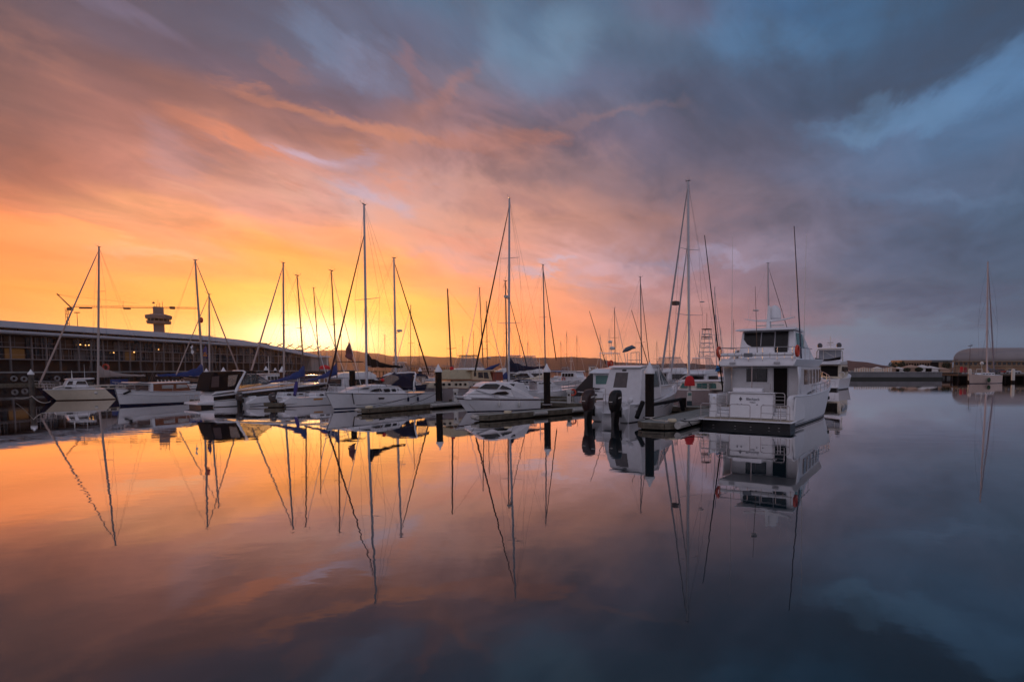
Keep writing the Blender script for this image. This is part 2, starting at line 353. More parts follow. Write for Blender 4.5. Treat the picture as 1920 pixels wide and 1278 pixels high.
def struct(name, mb, m, kind='structure', smooth=True):
    o = obj(name, mb, m, smooth=smooth); o['kind'] = kind; return o
def toloc(root, p):
    q = Vector(p) - Vector(root.location); q.rotate(Matrix.Rotation(-root.rotation_euler[2], 3, 'Z')); return q
def copy_tree(o, parent=None):
    c = o.copy(); COL.objects.link(c)
    if parent is not None: c.parent = parent
    for ch in [x for x in S.objects if x.parent == o]: copy_tree(ch, c)
    return c
def text(name, body, size, m, parent, loc, rot, ext=.004, align='CENTER'):
    cu = bpy.data.curves.new(name, 'FONT'); cu.body = body; cu.size = size; cu.extrude = ext; cu.align_x = align; cu.align_y = 'CENTER'
    cu.resolution_u = 3
    t = bpy.data.objects.new(name, cu); COL.objects.link(t)
    dg = bpy.context.evaluated_depsgraph_get(); me = bpy.data.meshes.new_from_object(t.evaluated_get(dg))
    bpy.data.objects.remove(t)
    me.materials.clear(); me.materials.append(m)
    o = bpy.data.objects.new(name, me); COL.objects.link(o); o.parent = parent; o.location = loc; o.rotation_euler = rot
    return o

# ------------------------------------------------------------------ water and ground
wm = bpy.data.materials.new('harbour_water'); wm.use_nodes = True; t = wm.node_tree; t.nodes.clear()
def wn(ty, **k):
    n = t.nodes.new(ty)
    for a, b in k.items(): setattr(n, a, b)
    return n
wt = wn('ShaderNodeTexCoord')
def wnoise(sc, sy, detail, rough=.5, off=0):
    mp = wn('ShaderNodeMapping'); mp.inputs['Scale'].default_value = (sc, sc * sy, 1); mp.inputs['Location'].default_value = (off, off, 0)
    mp.inputs['Rotation'].default_value = (0, 0, R(12))
    n = wn('ShaderNodeTexNoise'); n.inputs['Scale'].default_value = 1; n.inputs['Detail'].default_value = detail; n.inputs['Roughness'].default_value = rough
    t.links.new(wt.outputs['Object'], mp.inputs[0]); t.links.new(mp.outputs[0], n.inputs['Vector']); return n.outputs[0]
w1 = wnoise(.45, 1.5, 2); w2 = wnoise(1.6, 1.6, 2, off=5); w3 = wnoise(.05, 1.8, 3, off=9)
# calm and slightly ruffled patches
gate = wn('ShaderNodeMapRange'); t.links.new(w3, gate.inputs[0]); gate.inputs[1].default_value = .42; gate.inputs[2].default_value = .62
gate.inputs[3].default_value = .35; gate.inputs[4].default_value = 1.0
sm = wn('ShaderNodeMath', operation='MULTIPLY_ADD'); t.links.new(w2, sm.inputs[0]); sm.inputs[1].default_value = .28; t.links.new(w1, sm.inputs[2])
bp = wn('ShaderNodeBump'); bp.inputs['Distance'].default_value = .0060
t.links.new(sm.outputs[0], bp.inputs['Height']); t.links.new(gate.outputs[0], bp.inputs['Strength'])
gls = wn('ShaderNodeBsdfGlossy'); gls.inputs['Roughness'].default_value = .018; gls.inputs['Color'].default_value = (.98, .95, .95, 1)
dif = wn('ShaderNodeBsdfDiffuse'); dif.inputs['Color'].default_value = (.005, .020, .028, 1)
fr = wn('ShaderNodeFresnel'); fr.inputs['IOR'].default_value = 1.45
fm = wn('ShaderNodeMath', operation='MULTIPLY'); fm.use_clamp = True; fm.inputs[1].default_value = 1.62
t.links.new(bp.outputs[0], gls.inputs['Normal']); t.links.new(bp.outputs[0], fr.inputs['Normal'])
ms = wn('ShaderNodeMixShader'); t.links.new(fr.outputs[0], fm.inputs[0]); t.links.new(fm.outputs[0], ms.inputs[0]); t.links.new(dif.outputs[0], ms.inputs[1]); t.links.new(gls.outputs[0], ms.inputs[2])
wo = wn('ShaderNodeOutputMaterial'); t.links.new(ms.outputs[0], wo.inputs[0])
g = MB(); g.add([(-4000,-400,0),(4000,-400,0),(4200,3200,0),(-4200,3200,0)], [(0,1,2,3)])
struct('water', g, wm)
# ------------------------------------------------------------------ far land
HILLM = mat('hill_scrub', (.055, .030, .028), .95, var=.35, scale=.012)
HILLF = mat('far_hill_scrub', (.05, .045, .05), .95, var=.2, scale=.01)
def hill(name, ridge, Y, depth, m, sd=3):
    rnd = random.Random(sd); mb = MB(); rows = []
    xs = []
    for i in range(len(ridge) - 1):
        n = max(2, int((ridge[i+1][0] - ridge[i][0]) / 9))
        for k in range(n): xs.append(ridge[i][0] + (ridge[i+1][0] - ridge[i][0]) * k / n)
    xs.append(ridge[-1][0])
    def ry(x):
        for i in range(len(ridge) - 1):
            if ridge[i][0] <= x <= ridge[i+1][0]:
                f = (x - ridge[i][0]) / (ridge[i+1][0] - ridge[i][0]); f = f*f*(3-2*f)
                return ridge[i][1] + (ridge[i+1][1] - ridge[i][1]) * f
        return ridge[-1][1]
    prof = [(0, 0), (.15, .06), (.35, .32), (.6, .68), (.85, .93), (1, 1), (1.5, .8), (2.4, 0)]
    for f, h in prof:
        row = []
        for x in xs:
            top = at(x, ry(x) + rnd.uniform(-.5, .5), Y + depth)
            yy = Y + depth * f; xx = top.x * (1 if f <= 1 else 1) * (yy / (Y + depth)) 
            row.append((xx, yy, .2 + (top.z - .2) * h + (rnd.uniform(-2, 2) if 0 < h < 1 else 0)))
        rows.append(row)
    mb.rows(rows); return struct(name, mb, m)
hill('hills', [(380,668),(480,664),(560,660),(610,657),(650,656),(700,662),(745,668),(790,667),(840,669),(885,672),(930,667),(985,670),(1030,670),(1075,669),(1115,671),(1160,679),(1230,682),(1290,681),(1345,684)], 1900, 900, HILLM, 3)
hill('hills', [(1330,684),(1450,684),(1540,680),(1590,676),(1625,679),(1665,686),(1700,690),(1730,691)], 2200, 700, HILLM, 5)
hill('hills', [(1560,688),(1700,687.5),(1850,688.5),(2100,687)], 2700, 350, HILLF, 8)
SHORE = mat('shore_ground', (.06, .05, .04), .95, var=.3, scale=.05)
g = MB()
for x0, x1, Y0, Y1, z in ((-640, 160, 700, 2000, .8), (160, 900, 820, 2300, .6)):
    g.box(x0, x1, Y0, Y1, -1, z)
struct('shore', g, SHORE)
# small shore buildings across the water
PAL = [mat('far_wall_pale', (.5,.47,.42), .8), mat('far_wall_brick', (.3,.15,.10), .8), mat('far_wall_grey', (.28,.28,.3), .8)]
ROOFM = mat('far_roof', (.16,.11,.10), .7)
rnd = random.Random(11)
def far_house(px, Y, w, h, d, label, wm_, cat='building', n=5, rooft='gable'):
    p = onY(px, Y); t = thing('shore_building', label, cat, (p.x, Y, .8), 0, 'buildings along the far shore')
    w_ = MB(); w_.box(-w/2, w/2, 0, d, 0, h); obj('wall', w_, wm_, t)
    r_ = MB(); r_.slab([(0, h+.02, w/2+.5), (d/2, h + h*.35, w/2+.5), (d, h+.02, w/2+.5)])
    r_.v = [(y, x, z) for x, y, z in r_.v]; obj('roof', r_, ROOFM, t)
    for k in range(n):
        x = -w/2 + w*(k+.5)/n; q = MB(); q.box(x-w/n*.28, x+w/n*.28, -.15, -.02, h*.3, h*.75); obj('window', q, GLASS, t)
fh = [(748,'long low pale shed across the water right of the tall white sloop'),(772,'small grey boathouse on the far shore'),
      (800,'low far shore house just left of the nearest capped pile'),(812,'pale narrow house on the far shore behind the capped pile'),
      (838,'brick waterside shed seen beyond the beige tented boat'),(1060,'far white shed below the rounded hill'),
      (1110,'grey far shore shed beside the dark gangway'),(1190,'low far building at the foot of the rounded hill')]
for i, (px, lb) in enumerate(fh):
    far_house(px, 705 + 12*i, rnd.uniform(9, 18), rnd.uniform(4, 6.5), 9, lb, PAL[i % 3])

# ------------------------------------------------------------------ left wharf: quay, building, tower, crane
XW = -152.0                                  # facade plane, running away from the viewer
QY0, QY1 = 96.0, 252.0
q = MB(); q.box(-330, XW + 9, QY0 - 30, QY1, -1.2, 2.7)
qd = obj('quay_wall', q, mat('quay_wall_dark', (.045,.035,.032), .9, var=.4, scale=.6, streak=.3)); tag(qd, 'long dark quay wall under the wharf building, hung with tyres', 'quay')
k = MB(); k.box(XW + 8.4, XW + 9.25, QY0 - 30.2, QY1 + .2, 2.70, 3.0); obj('coping', k, CONC, qd)
k = MB()
for i in range(70):
    y = 70 + i * 3.4; k.box(XW + 9.002, XW + 9.32, y, y + .35, -1, 2.65)
obj('timber_fender', k, mat('fender_timber', (.03,.022,.02), .9, var=.3), qd)
k = MB(); k.box(XW + 9.3, XW + 11.3, 110, 132, -.2, .45); fd = obj('floating_pontoon', k, DOCKS); tag(fd, 'low floating pontoon at the foot of the quay at the far left', 'pontoon')
# tyres hung along the quay
ty = MB(); ty.torus((0,0,0), .48, .17, 'y', 18, 8, ang=R(90))
TYM = mat('tyre_rubber', (.03,.03,.032), .8); TYW = mat('tyre_painted', (.22,.215,.22), .7, var=.3)
tys = [(x, None) for x in (8, 27, 46, 62, 78, 93, 108, 124, 138, 152, 168, 184, 200, 222, 240, 262)]
proto = None; 
for i, (px, _) in enumerate(tys):
    Y = (XW + 9.55) / ((px - CX) / FPX)
    pale = i in (1, 6, 2)
    o = obj('tyre', ty, TYW if pale else TYM) if proto is None or pale else proto.copy()
    if o.name not in COL.objects: COL.objects.link(o)
    if proto is None: proto = o
    o.location = (XW + 9.5, Y, 1.35 + (.12 if i % 2 else 0))
    o['category'] = 'tyre'; o['group'] = 'tyres hung along the quay wall'
    o['label'] = {1: 'whitewashed tyre on the quay wall at the far left, leftmost of the pale ones', 6: 'whitewashed tyre on the quay wall left of the furled forestay', 2: 'dull whitewashed tyre on the quay wall just left of the white capped pile'}.get(i, 'black rubber tyre fender hung on the dark quay wall')
# wharf building
WB = thing('wharf_building', 'long low wharf building with pale metal roof and glazed storeys, receding left of the sun', 'building', (XW, QY0, 2.7))
FR = mat('facade_frame', (.24,.205,.20), .55, var=.12); RFM = mat('roof_metal', (.40,.39,.42), .5, metal=.0, var=.1, scale=.4)
DKW = mat('facade_dark', (.05,.035,.03), .7, var=.3, scale=.5); BRN = mat('soffit_timber', (.17,.10,.06), .7, var=.2)
y1 = 118.0                                   # building length along local y; z local 0 = quay deck
def Yl(px, x=0.0): return (XW + x) / ((px - CX) / FPX) - QY0
m = MB(); m.box(-32, -.5, 0, y1 + 14, 0, 8.9); obj('wall', m, DKW, WB)
m = MB()                                       # great roof sheet, dropping at its far end
prof = [(-6, 11.9, .9), (y1 - 42, 11.9, .9), (y1 - 22, 11.2, .8), (y1, 9.2, .6), (y1 + 20, 7.0, .4)]
rows = [[(2.9, y, z - 1.65), (3.0, y, z - 1.5), (2.0, y, z), (-16, y, z + .9), (-34, y, z), (-34, y, z - .8), (-16, y, z + .1)] for y, z, _ in prof]
m.rows(rows, close=True); m.add([p for p in rows[0]], [tuple(range(7))]); m.add([p for p in rows[-1]], [tuple(range(7))])
obj('roof', m, RFM, WB, smooth=False)
m = MB()                                       # lower awning
m.tube([(3.4, -6, 9.25), (3.4, y1 - 14, 9.25)], .42, 8); m.box(-.5, 3.3, -6, y1 - 14, 9.1, 9.22); obj('awning', m, RFM, WB)
m = MB()                                       # clerestory: raking props in the gap between awning and roof
for i in range(26):
    y = i * 6.0; m = MB(); m.tube([(.2, y, 9.2), (1.6, y + 2.6, 11.0)], .18, 5); m.tube([(.2, y, 9.2), (-1.8, y - 1.6, 10.9)], .12, 5); obj('roof_prop', m, BRN, WB)
m = MB(); 
for i in range(12):
    y = 3 + i * 9.5
    m = MB(); m.box(-1.2, -.9, y, y + 4.2, 9.2, 10.9); obj('clerestory_panel', m, BRN, WB)
m = MB()                                       # floor edges and posts
for z in (3.05, 5.85, 8.75): m.box(-.2, 1.3, -4, y1 + 12, z, z + .22)
ys = []; y = -3.0; i = 0
while y < y1 + 10:
    ys.append(y); y += 3.05 if i % 3 else 4.2; i += 1
for y in ys: m.box(1.0, 1.28, y, y + .22, 3.27, 8.75)
obj('facade_frame', m, FR, WB)
for y in ys:
    m = MB()
    for j in range(9):
        yy = y + .3 + j * .33
        if rnd.random() < .6: m.box(1.12, 1.18, yy, yy + .05, 3.27 + (0 if rnd.random() < .5 else 2.8), 5.8 if rnd.random() < .5 else 8.7)
    if m.v: obj('screen_slats', m, FR, WB)
m = MB()
for y in ys: m.box(1.15, 1.2, y + .22, y + 3.0, 4.2, 4.27); m.box(1.151, 1.201, y + .22, y + 3.0, 7.0, 7.07)
obj('balcony_rail', m, FR, WB)
COLM = mat('column_grey', (.14,.12,.12), .7, var=.15)
WG = [GLASS, mat('curtain_grey', (.16,.15,.15), .8, var=.15), mat('curtain_brown', (.10,.07,.055), .8), mat('lit_room', (.12,.07,.03), .6, emit=((1.0,.42,.1), .03))]
nw = 0
for i, y in enumerate(ys[:-1]):
    for z in (3.35, 6.15):
        if nw >= 96: break
        d = ys[i+1] - y - .4
        c = MB(); c.box(-.48, -.38, y + .3, y + .3 + d, z, z + 2.3)
        far = i > len(ys) * .55
        kind = rnd.choices([0, 1, 2, 3], [5, 3 if far else 1, 3, .35])[0]
        wdo = obj('window', c, WG[kind], WB); nw += 1
# dim glimmer lamps
m = MB()
for px, py in ((154,646),(164,647),(170,647),(216,661),(254,660),(300,655)):
    Y = Yl(px); P = at(px, py, Y + QY0); m.ball((.1, Y, P.z - 2.7), .16, 6, 4)
obj('lamp', m, mat('lamp_glow', (1,.6,.2), .5, emit=((1.0,.5,.15), 3.0)), WB)
m = MB()
for y in ys: m = MB(); m.box(.78, 1.10, y, y + .30, 0, 3.05); obj('column', m, COLM, WB)
m = MB()
for i in range(9):
    y = 8 + i * 14; m = MB(); m.box(-.5, -.35, y, y + 5, .2, 2.6); obj('shopfront', m, mat('shop_brown', (.07,.04,.025), .5), WB)
# grey end shed past the sun
t = thing('wharf_shed', 'plain grey metal shed at the far end of the wharf below the sun', 'shed', (XW + 1, QY0 + y1 + 15, 2.7))
m = MB(); m.box(-22, 1, 0, 12, 0, 6); obj('wall', m, mat('shed_metal', (.3,.27,.26), .6, var=.1), t)
m = MB(); m.slab([(-1, 6.02, 6.4), (-.0, 6.7, 6.4), (22, 7.2, 6.4), (25, 6.02, 6.4)]); m.v = [(1.4 - x, y + 6, z) for x, y, z in m.v]; obj('roof', m, RFM, t, smooth=False)

# control tower
Yt = 262.0; tp = onY(298, Yt)
TW = thing('control_tower', 'concrete control tower with flared glazed cab above the wharf roof', 'tower', (tp.x, Yt, 2.7))
TM = mat('tower_concrete', (.20,.15,.14), .85, var=.12)
def zt(py): return at(298, py, Yt).z - 2.7
k1 = Yt / 1000 * .74
TW.rotation_euler = (0, 0, R(43)); TW.location.x += 1.5
m = MB(); m.box(-10.5*k1, 10*k1, -10*k1, 10*k1, 0, zt(606)); obj('shaft', m, TM, TW)
def ring(mb, z0, r0, z1, r1, n=8):
    a = [(r*math.cos(2*math.pi*(k+.5)/n)*1.08, r*math.sin(2*math.pi*(k+.5)/n)*1.08, z) for z, r in ((z0, r0), (z1, r1)) for k in range(n)]
    mb.add(a, [(k, (k+1)%n, n+(k+1)%n, n+k) for k in range(n)] + [tuple(range(n))[::-1], tuple(range(n, 2*n))])
m = MB(); ring(m, zt(607), 22*k1, zt(602.5), 23.5*k1); obj('gallery', m, TM, TW, smooth=False)
m = MB(); ring(m, zt(602.4), 19*k1, zt(597.6), 20*k1); obj('cab_window', m, GLASS, TW, smooth=False)
m = MB()
for k in range(16):
    a = 2*math.pi*k/16; m.box(21.5*k1*math.cos(a)-.1, 21.5*k1*math.cos(a)+.1, 21.5*k1*math.sin(a)-.1, 21.5*k1*math.sin(a)+.1, zt(602.5), zt(597.5))
obj('mullion', m, TM, TW)
m = MB(); ring(m, zt(597.5), 24.5*k1, zt(592), 25.5*k1); ring(m, zt(591.98), 25.4*k1, zt(588.5), 12*k1); obj('cab_roof', m, TM, TW, smooth=False)
m = MB(); m.box(-10*k1, 10*k1, -9*k1, 9*k1, zt(588.6), zt(576)); obj('plant_room', m, TM, TW)
m = MB()
for x in (-3.5, -1.5, 1.5, 4): m.tube([(x*k1*2, 0, zt(576)), (x*k1*2, 0, zt(569 - x))], .09, 4)
m.tube([(0,0,zt(576)),(0,0,zt(562))], .06, 4); m.ball((-1.6,0,zt(568)), .5, 6, 4); obj('aerial', m, DALU, TW)

# tower crane
Yc = 330.0; kc = Yc / 1000
def C_(px, py): return at(px, py, Yc)
c0 = onY(133.5, Yc)
CR = thing('tower_crane', 'thin tower crane with long level jib over the wharf roof', 'crane', (c0.x, Yc, 2.0))
CMt = mat('crane_steel', (.07,.05,.045), .7)
def cl(px, py, y=0): p = C_(px, py); return Vector((p.x - c0.x, y, p.z - 2.0))
m = MB(); hw = .5
base, top = cl(132.5, 690), cl(132.5, 577)
for a in (-hw, hw):
    for b in (-hw, hw): m.tube([(a, b, 0), (a, b, top.z)], .13, 4)
z = 0; sgn = 1
while z < top.z - 2:
    m.tube([(-hw*sgn, -hw, z), (hw*sgn, -hw, z+1.9)], .1, 4); m.tube([(-hw*sgn, hw, z), (hw*sgn, hw, z+1.9)], .1, 4); z += 1.9; sgn = -sgn
obj('tower', m, CMt, CR)
m = MB()                                       # raking back mast
m.tube([cl(108, 552, -.3), cl(134, 577, -.3)], .13, 4, r2=.25); m.tube([cl(108, 552, .3), cl(134, 577, .3)], .13, 4, r2=.25)
m.tube([cl(107,551), cl(110, 553.5)], .4, 5); obj('back_mast', m, CMt, CR)
m = MB(); p0, p1 = cl(134, 575.5), cl(372, 578.5); n = 60
for y, dz in ((-.7,0),(.7,0),(0,1.15)): m.tube([p0 + Vector((0,y,dz)), p1 + Vector((0,y,dz*.6))], .08, 4)
for i in range(n):
    a = p0.lerp(p1, i/n); b = p0.lerp(p1, (i+1)/n); m.tube([a + Vector((0,-.7,0)), a.lerp(b,.5) + Vector((0,0,1.1)), b + Vector((0,.7,0))], .04, 3)
obj('jib', m, CMt, CR)
m = MB(); m.box(*(lambda a, b: (a.x, b.x, -.6, .6, a.z-.35, a.z+.45))(cl(150,577.5), cl(171,577.5))); m.box(*(lambda a, b: (a.x, b.x, -.9, .9, a.z-.6, a.z+1.2))(cl(129,580), cl(135,580)))
obj('machine_deck', m, CMt, CR)
m = MB(); m.tube([cl(108,552), cl(260,569)], .05, 4); m.tube([cl(108,552), cl(147,560)], .05, 4); m.tube([cl(231,563.5), cl(231,575)], .09, 4); obj('tie_rod', m, CMt, CR)
m = MB(); a = cl(238,577); m.box(a.x-1.6, a.x+1.6, -.8, .8, a.z-.9, a.z-.1); a = cl(323,577); m.box(a.x-1, a.x+1, -.8, .8, a.z-.8, a.z+.8); obj('trolley', m, CMt, CR)
# light mast beside the crane
p = onY(152, 200); t = thing('light_mast', 'slim floodlight mast rising behind the wharf roof beside the crane', 'light mast', (p.x, 200, 2.7))
m = MB(); m.tube([(0,0,0),(0,0,at(152,585,200).z-2.7)], .16, 5, r2=.08); obj('pole', m, DALU, t)
m = MB(); m.box(-.9,.9,-.2,.2,at(152,586.5,200).z-2.7,at(152,585,200).z-2.7); obj('lamp_head', m, DALU, t)
# parked cars on the quay (roofs seen over the coping)
def car(px, Y, col, label, z=3.02, rz=R(90)):
    p = onY(px, Y); t = thing('parked_car', label, 'car', (p.x, Y, z), rz, 'cars parked on the wharves')
    m = MB(); m.slab([(-2.1,.35,.85),(-2.1,.85,.85),(-1.7,.95,.86),(1.0,.95,.86),(2.1,.78,.82),(2.15,.35,.82)]); obj('body', m, col, t, bevel=.06)
    m = MB(); m.slab([(-1.75,.95,.8),(-1.3,1.42,.66),(.25,1.46,.66),(1.05,.95,.78)]); obj('cabin_glass', m, GLASS, t, bevel=.04)
    m = MB(); m.slab([(-1.35,1.425,.64),(-1.25,1.48,.6),(.2,1.5,.6),(.3,1.46,.64)]); obj('roof', m, col, t)
    for x in (-1.35, 1.35):
        for s in (-1, 1):
            w = MB(); w.torus((x, .78*s, .32), .23, .09, 'y', 12, 6); w.tube([(x,.74*s,.32),(x,.82*s,.32)], .2, 10); obj('wheel', w, FEND, t)
car(268, 165, mat('car_white', (.55,.55,.57), .3), 'white car parked on the quay left of the blue sail cover')
car(243, 158, mat('car_silver', (.35,.35,.37), .3, metal=.4), 'silver car parked on the quay behind the beige boom')
car(222, 151, mat('car_dark', (.05,.05,.06), .3), 'dark car parked on the quay, nearest in the row')
car(283, 178, mat('car_grey', (.2,.2,.22), .3), 'grey car parked on the quay, farthest in the row')
car(437, 225, mat('car_cream', (.5,.47,.4), .3), 'pale car parked on the quay right of the second mast stay')
# orange life ring stand on quay
p = onY(200, (XW+8)/((200-CX)/FPX)); t = thing('life_ring_stand', 'red life ring on a post at the quay edge beyond the beige boom', 'life ring', (XW+8, p.y, 3.0))
m = MB(); m.torus((0,0,1.0), .75, .2, 'x', 16, 6, ang=0); obj('life_ring', m, ORNG, t)
m = MB(); m.tube([(0,.1,0),(0,.1,1.6)], .06, 5); obj('post', m, DALU, t)

# ------------------------------------------------------------------ right side: breakwater, wharf, warehouse
Yb = 184.0
def bx(px, Y): return (px - CX) / FPX * Y
m = MB(); m.box(bx(1590,Yb), bx(1766,Yb), Yb, Yb+7, -1, 2.35)
BWM = mat('breakwater_concrete', (.22,.22,.23), .9, var=.15, scale=.3)
bw = obj('breakwater', m, BWM); tag(bw, 'low grey concrete breakwater with ribbed face across the calm water', 'breakwater')
m = MB(); x = bx(1592,Yb)
while x < bx(1765,Yb): m.box(x, x+.28, Yb-.12, Yb-.003, -1, 2.2); x += .62
obj('ribs', m, BWM, bw)
m = MB(); m.box(bx(1589.5,Yb), bx(1766.5,Yb), Yb-.25, Yb+7.2, 2.352, 2.6); obj('coping', m, CONC, bw)
m = MB(); m.box(bx(1589,Yb), bx(1767,Yb), Yb-.16, Yb-.13, -.5, .75); obj('tide_line', m, mat('weed', (.05,.055,.05), .9), bw)
Yp = 196.0; pp = None
PWH = mat('post_white', (.62,.58,.52), .6)
for i in range(16):
    x = bx(1603 + i*4.45, Yp)
    if pp is None:
        m = MB(); m.tube([(0,0,-2.6),(0,0,1.6)], .30, 10); m.lathe([(.30,1.6),(.22,1.74),(.02,1.8)], n=10); pp = obj('white_post', m, PWH); o = pp
    else: o = pp.copy(); COL.objects.link(o)
    o.location = (x, Yp, 2.1); o['label'] = 'white round post in the even row standing along the breakwater'; o['category'] = 'post'; o['group'] = 'white posts along the breakwater'
# wharf on the right
Yw = 158.0
m = MB(); m.box(bx(1796,Yw), 175, Yw, Yw+9, 1.55, 2.05); WD = obj('timber_wharf', m, mat('wharf_timber', (.10,.075,.06), .9, var=.3), bevel=0); tag(WD, 'dark timber wharf on piles at the right, behind the moored yacht', 'wharf')
x = bx(1797,Yw)
while x < 172:
    for dy in (.4, 4):
        m = MB(); m.tube([(x, Yw+dy, -1.5), (x, Yw+dy, 1.54)], .22, 7); obj('wharf_pile', m, PILE, WD)
    x += 2.8
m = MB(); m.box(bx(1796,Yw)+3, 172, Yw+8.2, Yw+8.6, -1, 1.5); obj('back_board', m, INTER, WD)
m = MB()
for i in range(18):
    x = bx(1797,Yw) + i*5.0; m.tube([(x, Yw+.3, 2.05),(x,Yw+.3,3.1)], .06, 5)
m.tube([(bx(1797,Yw),Yw+.3,3.1),(172,Yw+.3,3.1)], .05, 5); m.tube([(bx(1797,Yw),Yw+.3,2.6),(172,Yw+.3,2.6)], .04, 5); obj('handrail', m, FR, WD)
q = MB(); q.box(bx(1672,205), 330, 205, 420, -1.2, 2.0); struct('wharf_ground', q, CONC)
m = MB(); x = bx(1673,204)
while x < bx(1800,204): m.tube([(x,204,-1),(x,204,2.1)], .35, 6); x += 3.4
m.box(bx(1672,204), bx(1800,204), 203.5, 204.99, 1.3, 2.15); pf = obj('pier_front', m, PILE); tag(pf, 'low piled pier front beyond the end of the breakwater', 'pier')
# curved-roof warehouse
Yh = 236.0; wx = bx(1786, Yh)
WH = thing('warehouse', 'large warehouse with curved grey roof behind the right wharf', 'warehouse', (wx, Yh, 2.0), R(-6))
WWL = mat('warehouse_wall', (.27,.165,.10), .8, var=.2, scale=.4); WRF = mat('warehouse_roof', (.27,.24,.24), .6, var=.1, scale=.2)
m = MB(); n = 18; W2 = 15.0
def arc(x, k, r=0): 
    f = k / n; a = math.pi * f; y_ = W2 - W2*math.cos(a); return (1.22*y_, y_, 5.0 + 6.2*math.sin(a) ** .7)
rows = [[arc(0, k) for k in range(n+1)], [(42 + 40*j, W2 - W2*math.cos(math.pi*k/n), 5.0 + 6.2*math.sin(math.pi*k/n) ** .7) for j in (0,) for k in range(n+1)], [(150, W2 - W2*math.cos(math.pi*k/n), 5.0 + 6.2*math.sin(math.pi*k/n) ** .7) for k in range(n+1)]]
m.rows(rows); obj('roof', m, WRF, WH, solid=.2)
m = MB(); m.add([(.3,.4,0),(150,.4,0),(150,29.6,0),(36,29.6,0),(.3,.4,4.95),(150,.4,4.95),(150,29.6,4.95),(36,29.6,4.95)], [(0,3,2,1),(4,5,6,7),(0,1,5,4),(1,2,6,5),(2,3,7,6),(3,0,4,7)]); obj('wall', m, WWL, WH)
m = MB(); m.box(-.3, 150, -.35, .2, 4.8, 5.0); m.box(-.3, 150, -.1, .39, 2.9, 3.1); obj('eaves', m, mat('eaves_paint', (.4,.3,.2), .6), WH)
x = .9; c = 0
while x < 75 and c < 40:
    m = MB(); m.box(x, x+1.2, .2, .38, 3.35, 4.55); obj('window', m, GLASS, WH); x += 2.0; c += 1
m = MB(); m.box(50, 78, 3.0, 7.0, 8.2, 10.2); obj('roof_light', m, mat('roof_light', (.03,.03,.04), .3), WH)
for x in (4, 12, 22, 33, 44): m = MB(); m.box(x, x+3.2, .25, .37, .1, 2.7); obj('door', m, mat('warehouse_door', (.30,.19,.11), .7, var=.2), WH)
# long cream building
Yo = 262.0
OB = thing('office_building', 'long flat-roofed cream building left of the curved warehouse', 'building', (bx(1691,Yo), Yo, 2.0))
ow = bx(1785,Yo) - bx(1691,Yo); CRW = mat('cream_render', (.38,.24,.16), .7, var=.08)
m = MB(); m.box(0, ow, 0, 12, 0, 4.9); obj('wall', m, CRW, OB)
m = MB(); m.box(-.4, ow*.58, -.5, 12.3, 4.92, 5.9); obj('fascia', m, CRW, OB)
m = MB(); m.box(ow*.58+.02, ow+.3, -.3, 12.3, 4.92, 5.95); obj('grey_fascia', m, mat('grey_clad', (.16,.17,.18), .7), OB)
for i in range(11):
    m = MB(); m.box(.6+i*1.3, 1.45+i*1.3, -.12, -.01, 2.9, 4.4); obj('window', m, GLASS, OB)
m = MB(); m.box(ow*.56, ow*.72, -.11, -.01, 2.2, 4.9); obj('window', m, INTER, OB)
# marquees and huts in front
rnd = random.Random(4)
TENTW = mat('tent_white', (.6,.57,.55), .8); TENTO = mat('tent_cream', (.38,.25,.18), .8)
for px, w, h, mt, lb in ((1675,5,2.3,TENTO,'small cream gabled hut at the left end of the pier'),(1688,4,2.2,TENTW,'white peaked tent beside the cream hut'),
      (1712,7,3.0,TENTO,'orange-lit cream marquee in front of the office building'),(1733,6,3.0,TENTW,'white marquee in the middle of the pier row'),
      (1748,6,2.6,TENTW,'long white marquee before the grey clad end'),(1770,5,2.0,TENTO,'low cream tent nearest the warehouse corner'),
      (1622,5,2.4,TENTO,'small cream block standing behind the white posts'),(1647,4,2.6,TENTW,'small grey-white block behind the row of white posts')):
    Y = 225 if px > 1660 else 300; t = thing('marquee' if px > 1700 else 'hut', lb, 'tent' if px > 1700 else 'hut', (bx(px,Y), Y, 2.0))
    if Y == 300:
        pass
    m = MB(); m.box(-w/2, w/2, 0, 5, 0, h*.7); obj('wall', m, mt, t)
    m = MB(); m.slab([(-w/2-.3, h*.7+.01, 2.8), (0, h*1.1, .8), (w/2+.3, h*.7+.01, 2.8)]); m.v = [(x, y+2.5, z) for x, y, z in m.v]; obj('roof', m, mt, t, smooth=False)
q = MB(); q.box(bx(1585,290), bx(1680,290), 290, 330, -1.2, 2.0); struct('wharf_ground', q, CONC)
# foliage clumps by the huts
def bush(px, Y, r, h, label, z=2.0, cat='tree'):
    rr = random.Random(int(px)); t = thing('tree', label, cat, (bx(px,Y), Y, z))
    m = MB(); m.tube([(0,0,0),(0,0,h*.5)], .2, 6, r2=.08); obj('trunk', m, PILE, t)
    m = MB()
    for i in range(420):
        a = rr.uniform(0, 6.28); u = rr.uniform(-1, 1); q = rr.random() ** .4
        c = Vector((math.cos(a)*r*q*(1-u*u)**.5, math.sin(a)*r*q*(1-u*u)**.5, h*.62 + u*h*.4*q)); s = rr.uniform(.2,.42)
        d1 = Vector((rr.uniform(-1,1),rr.uniform(-1,1),rr.uniform(-1,1))).normalized()*s; d2 = d1.orthogonal().normalized()*s*.7
        m.add([c-d1, c+d2, c+d1, c-d2], [(0,1,2,3)])
    obj('crown', m, mat('leaf_dark', (.035,.045,.025), .8, var=.4), t, smooth=False)
bush(1676, 240, 2.6, 4.8, 'dark rounded tree behind the cream hut'); bush(1690, 248, 1.8, 5.2, 'dark tree at the left end of the office building')
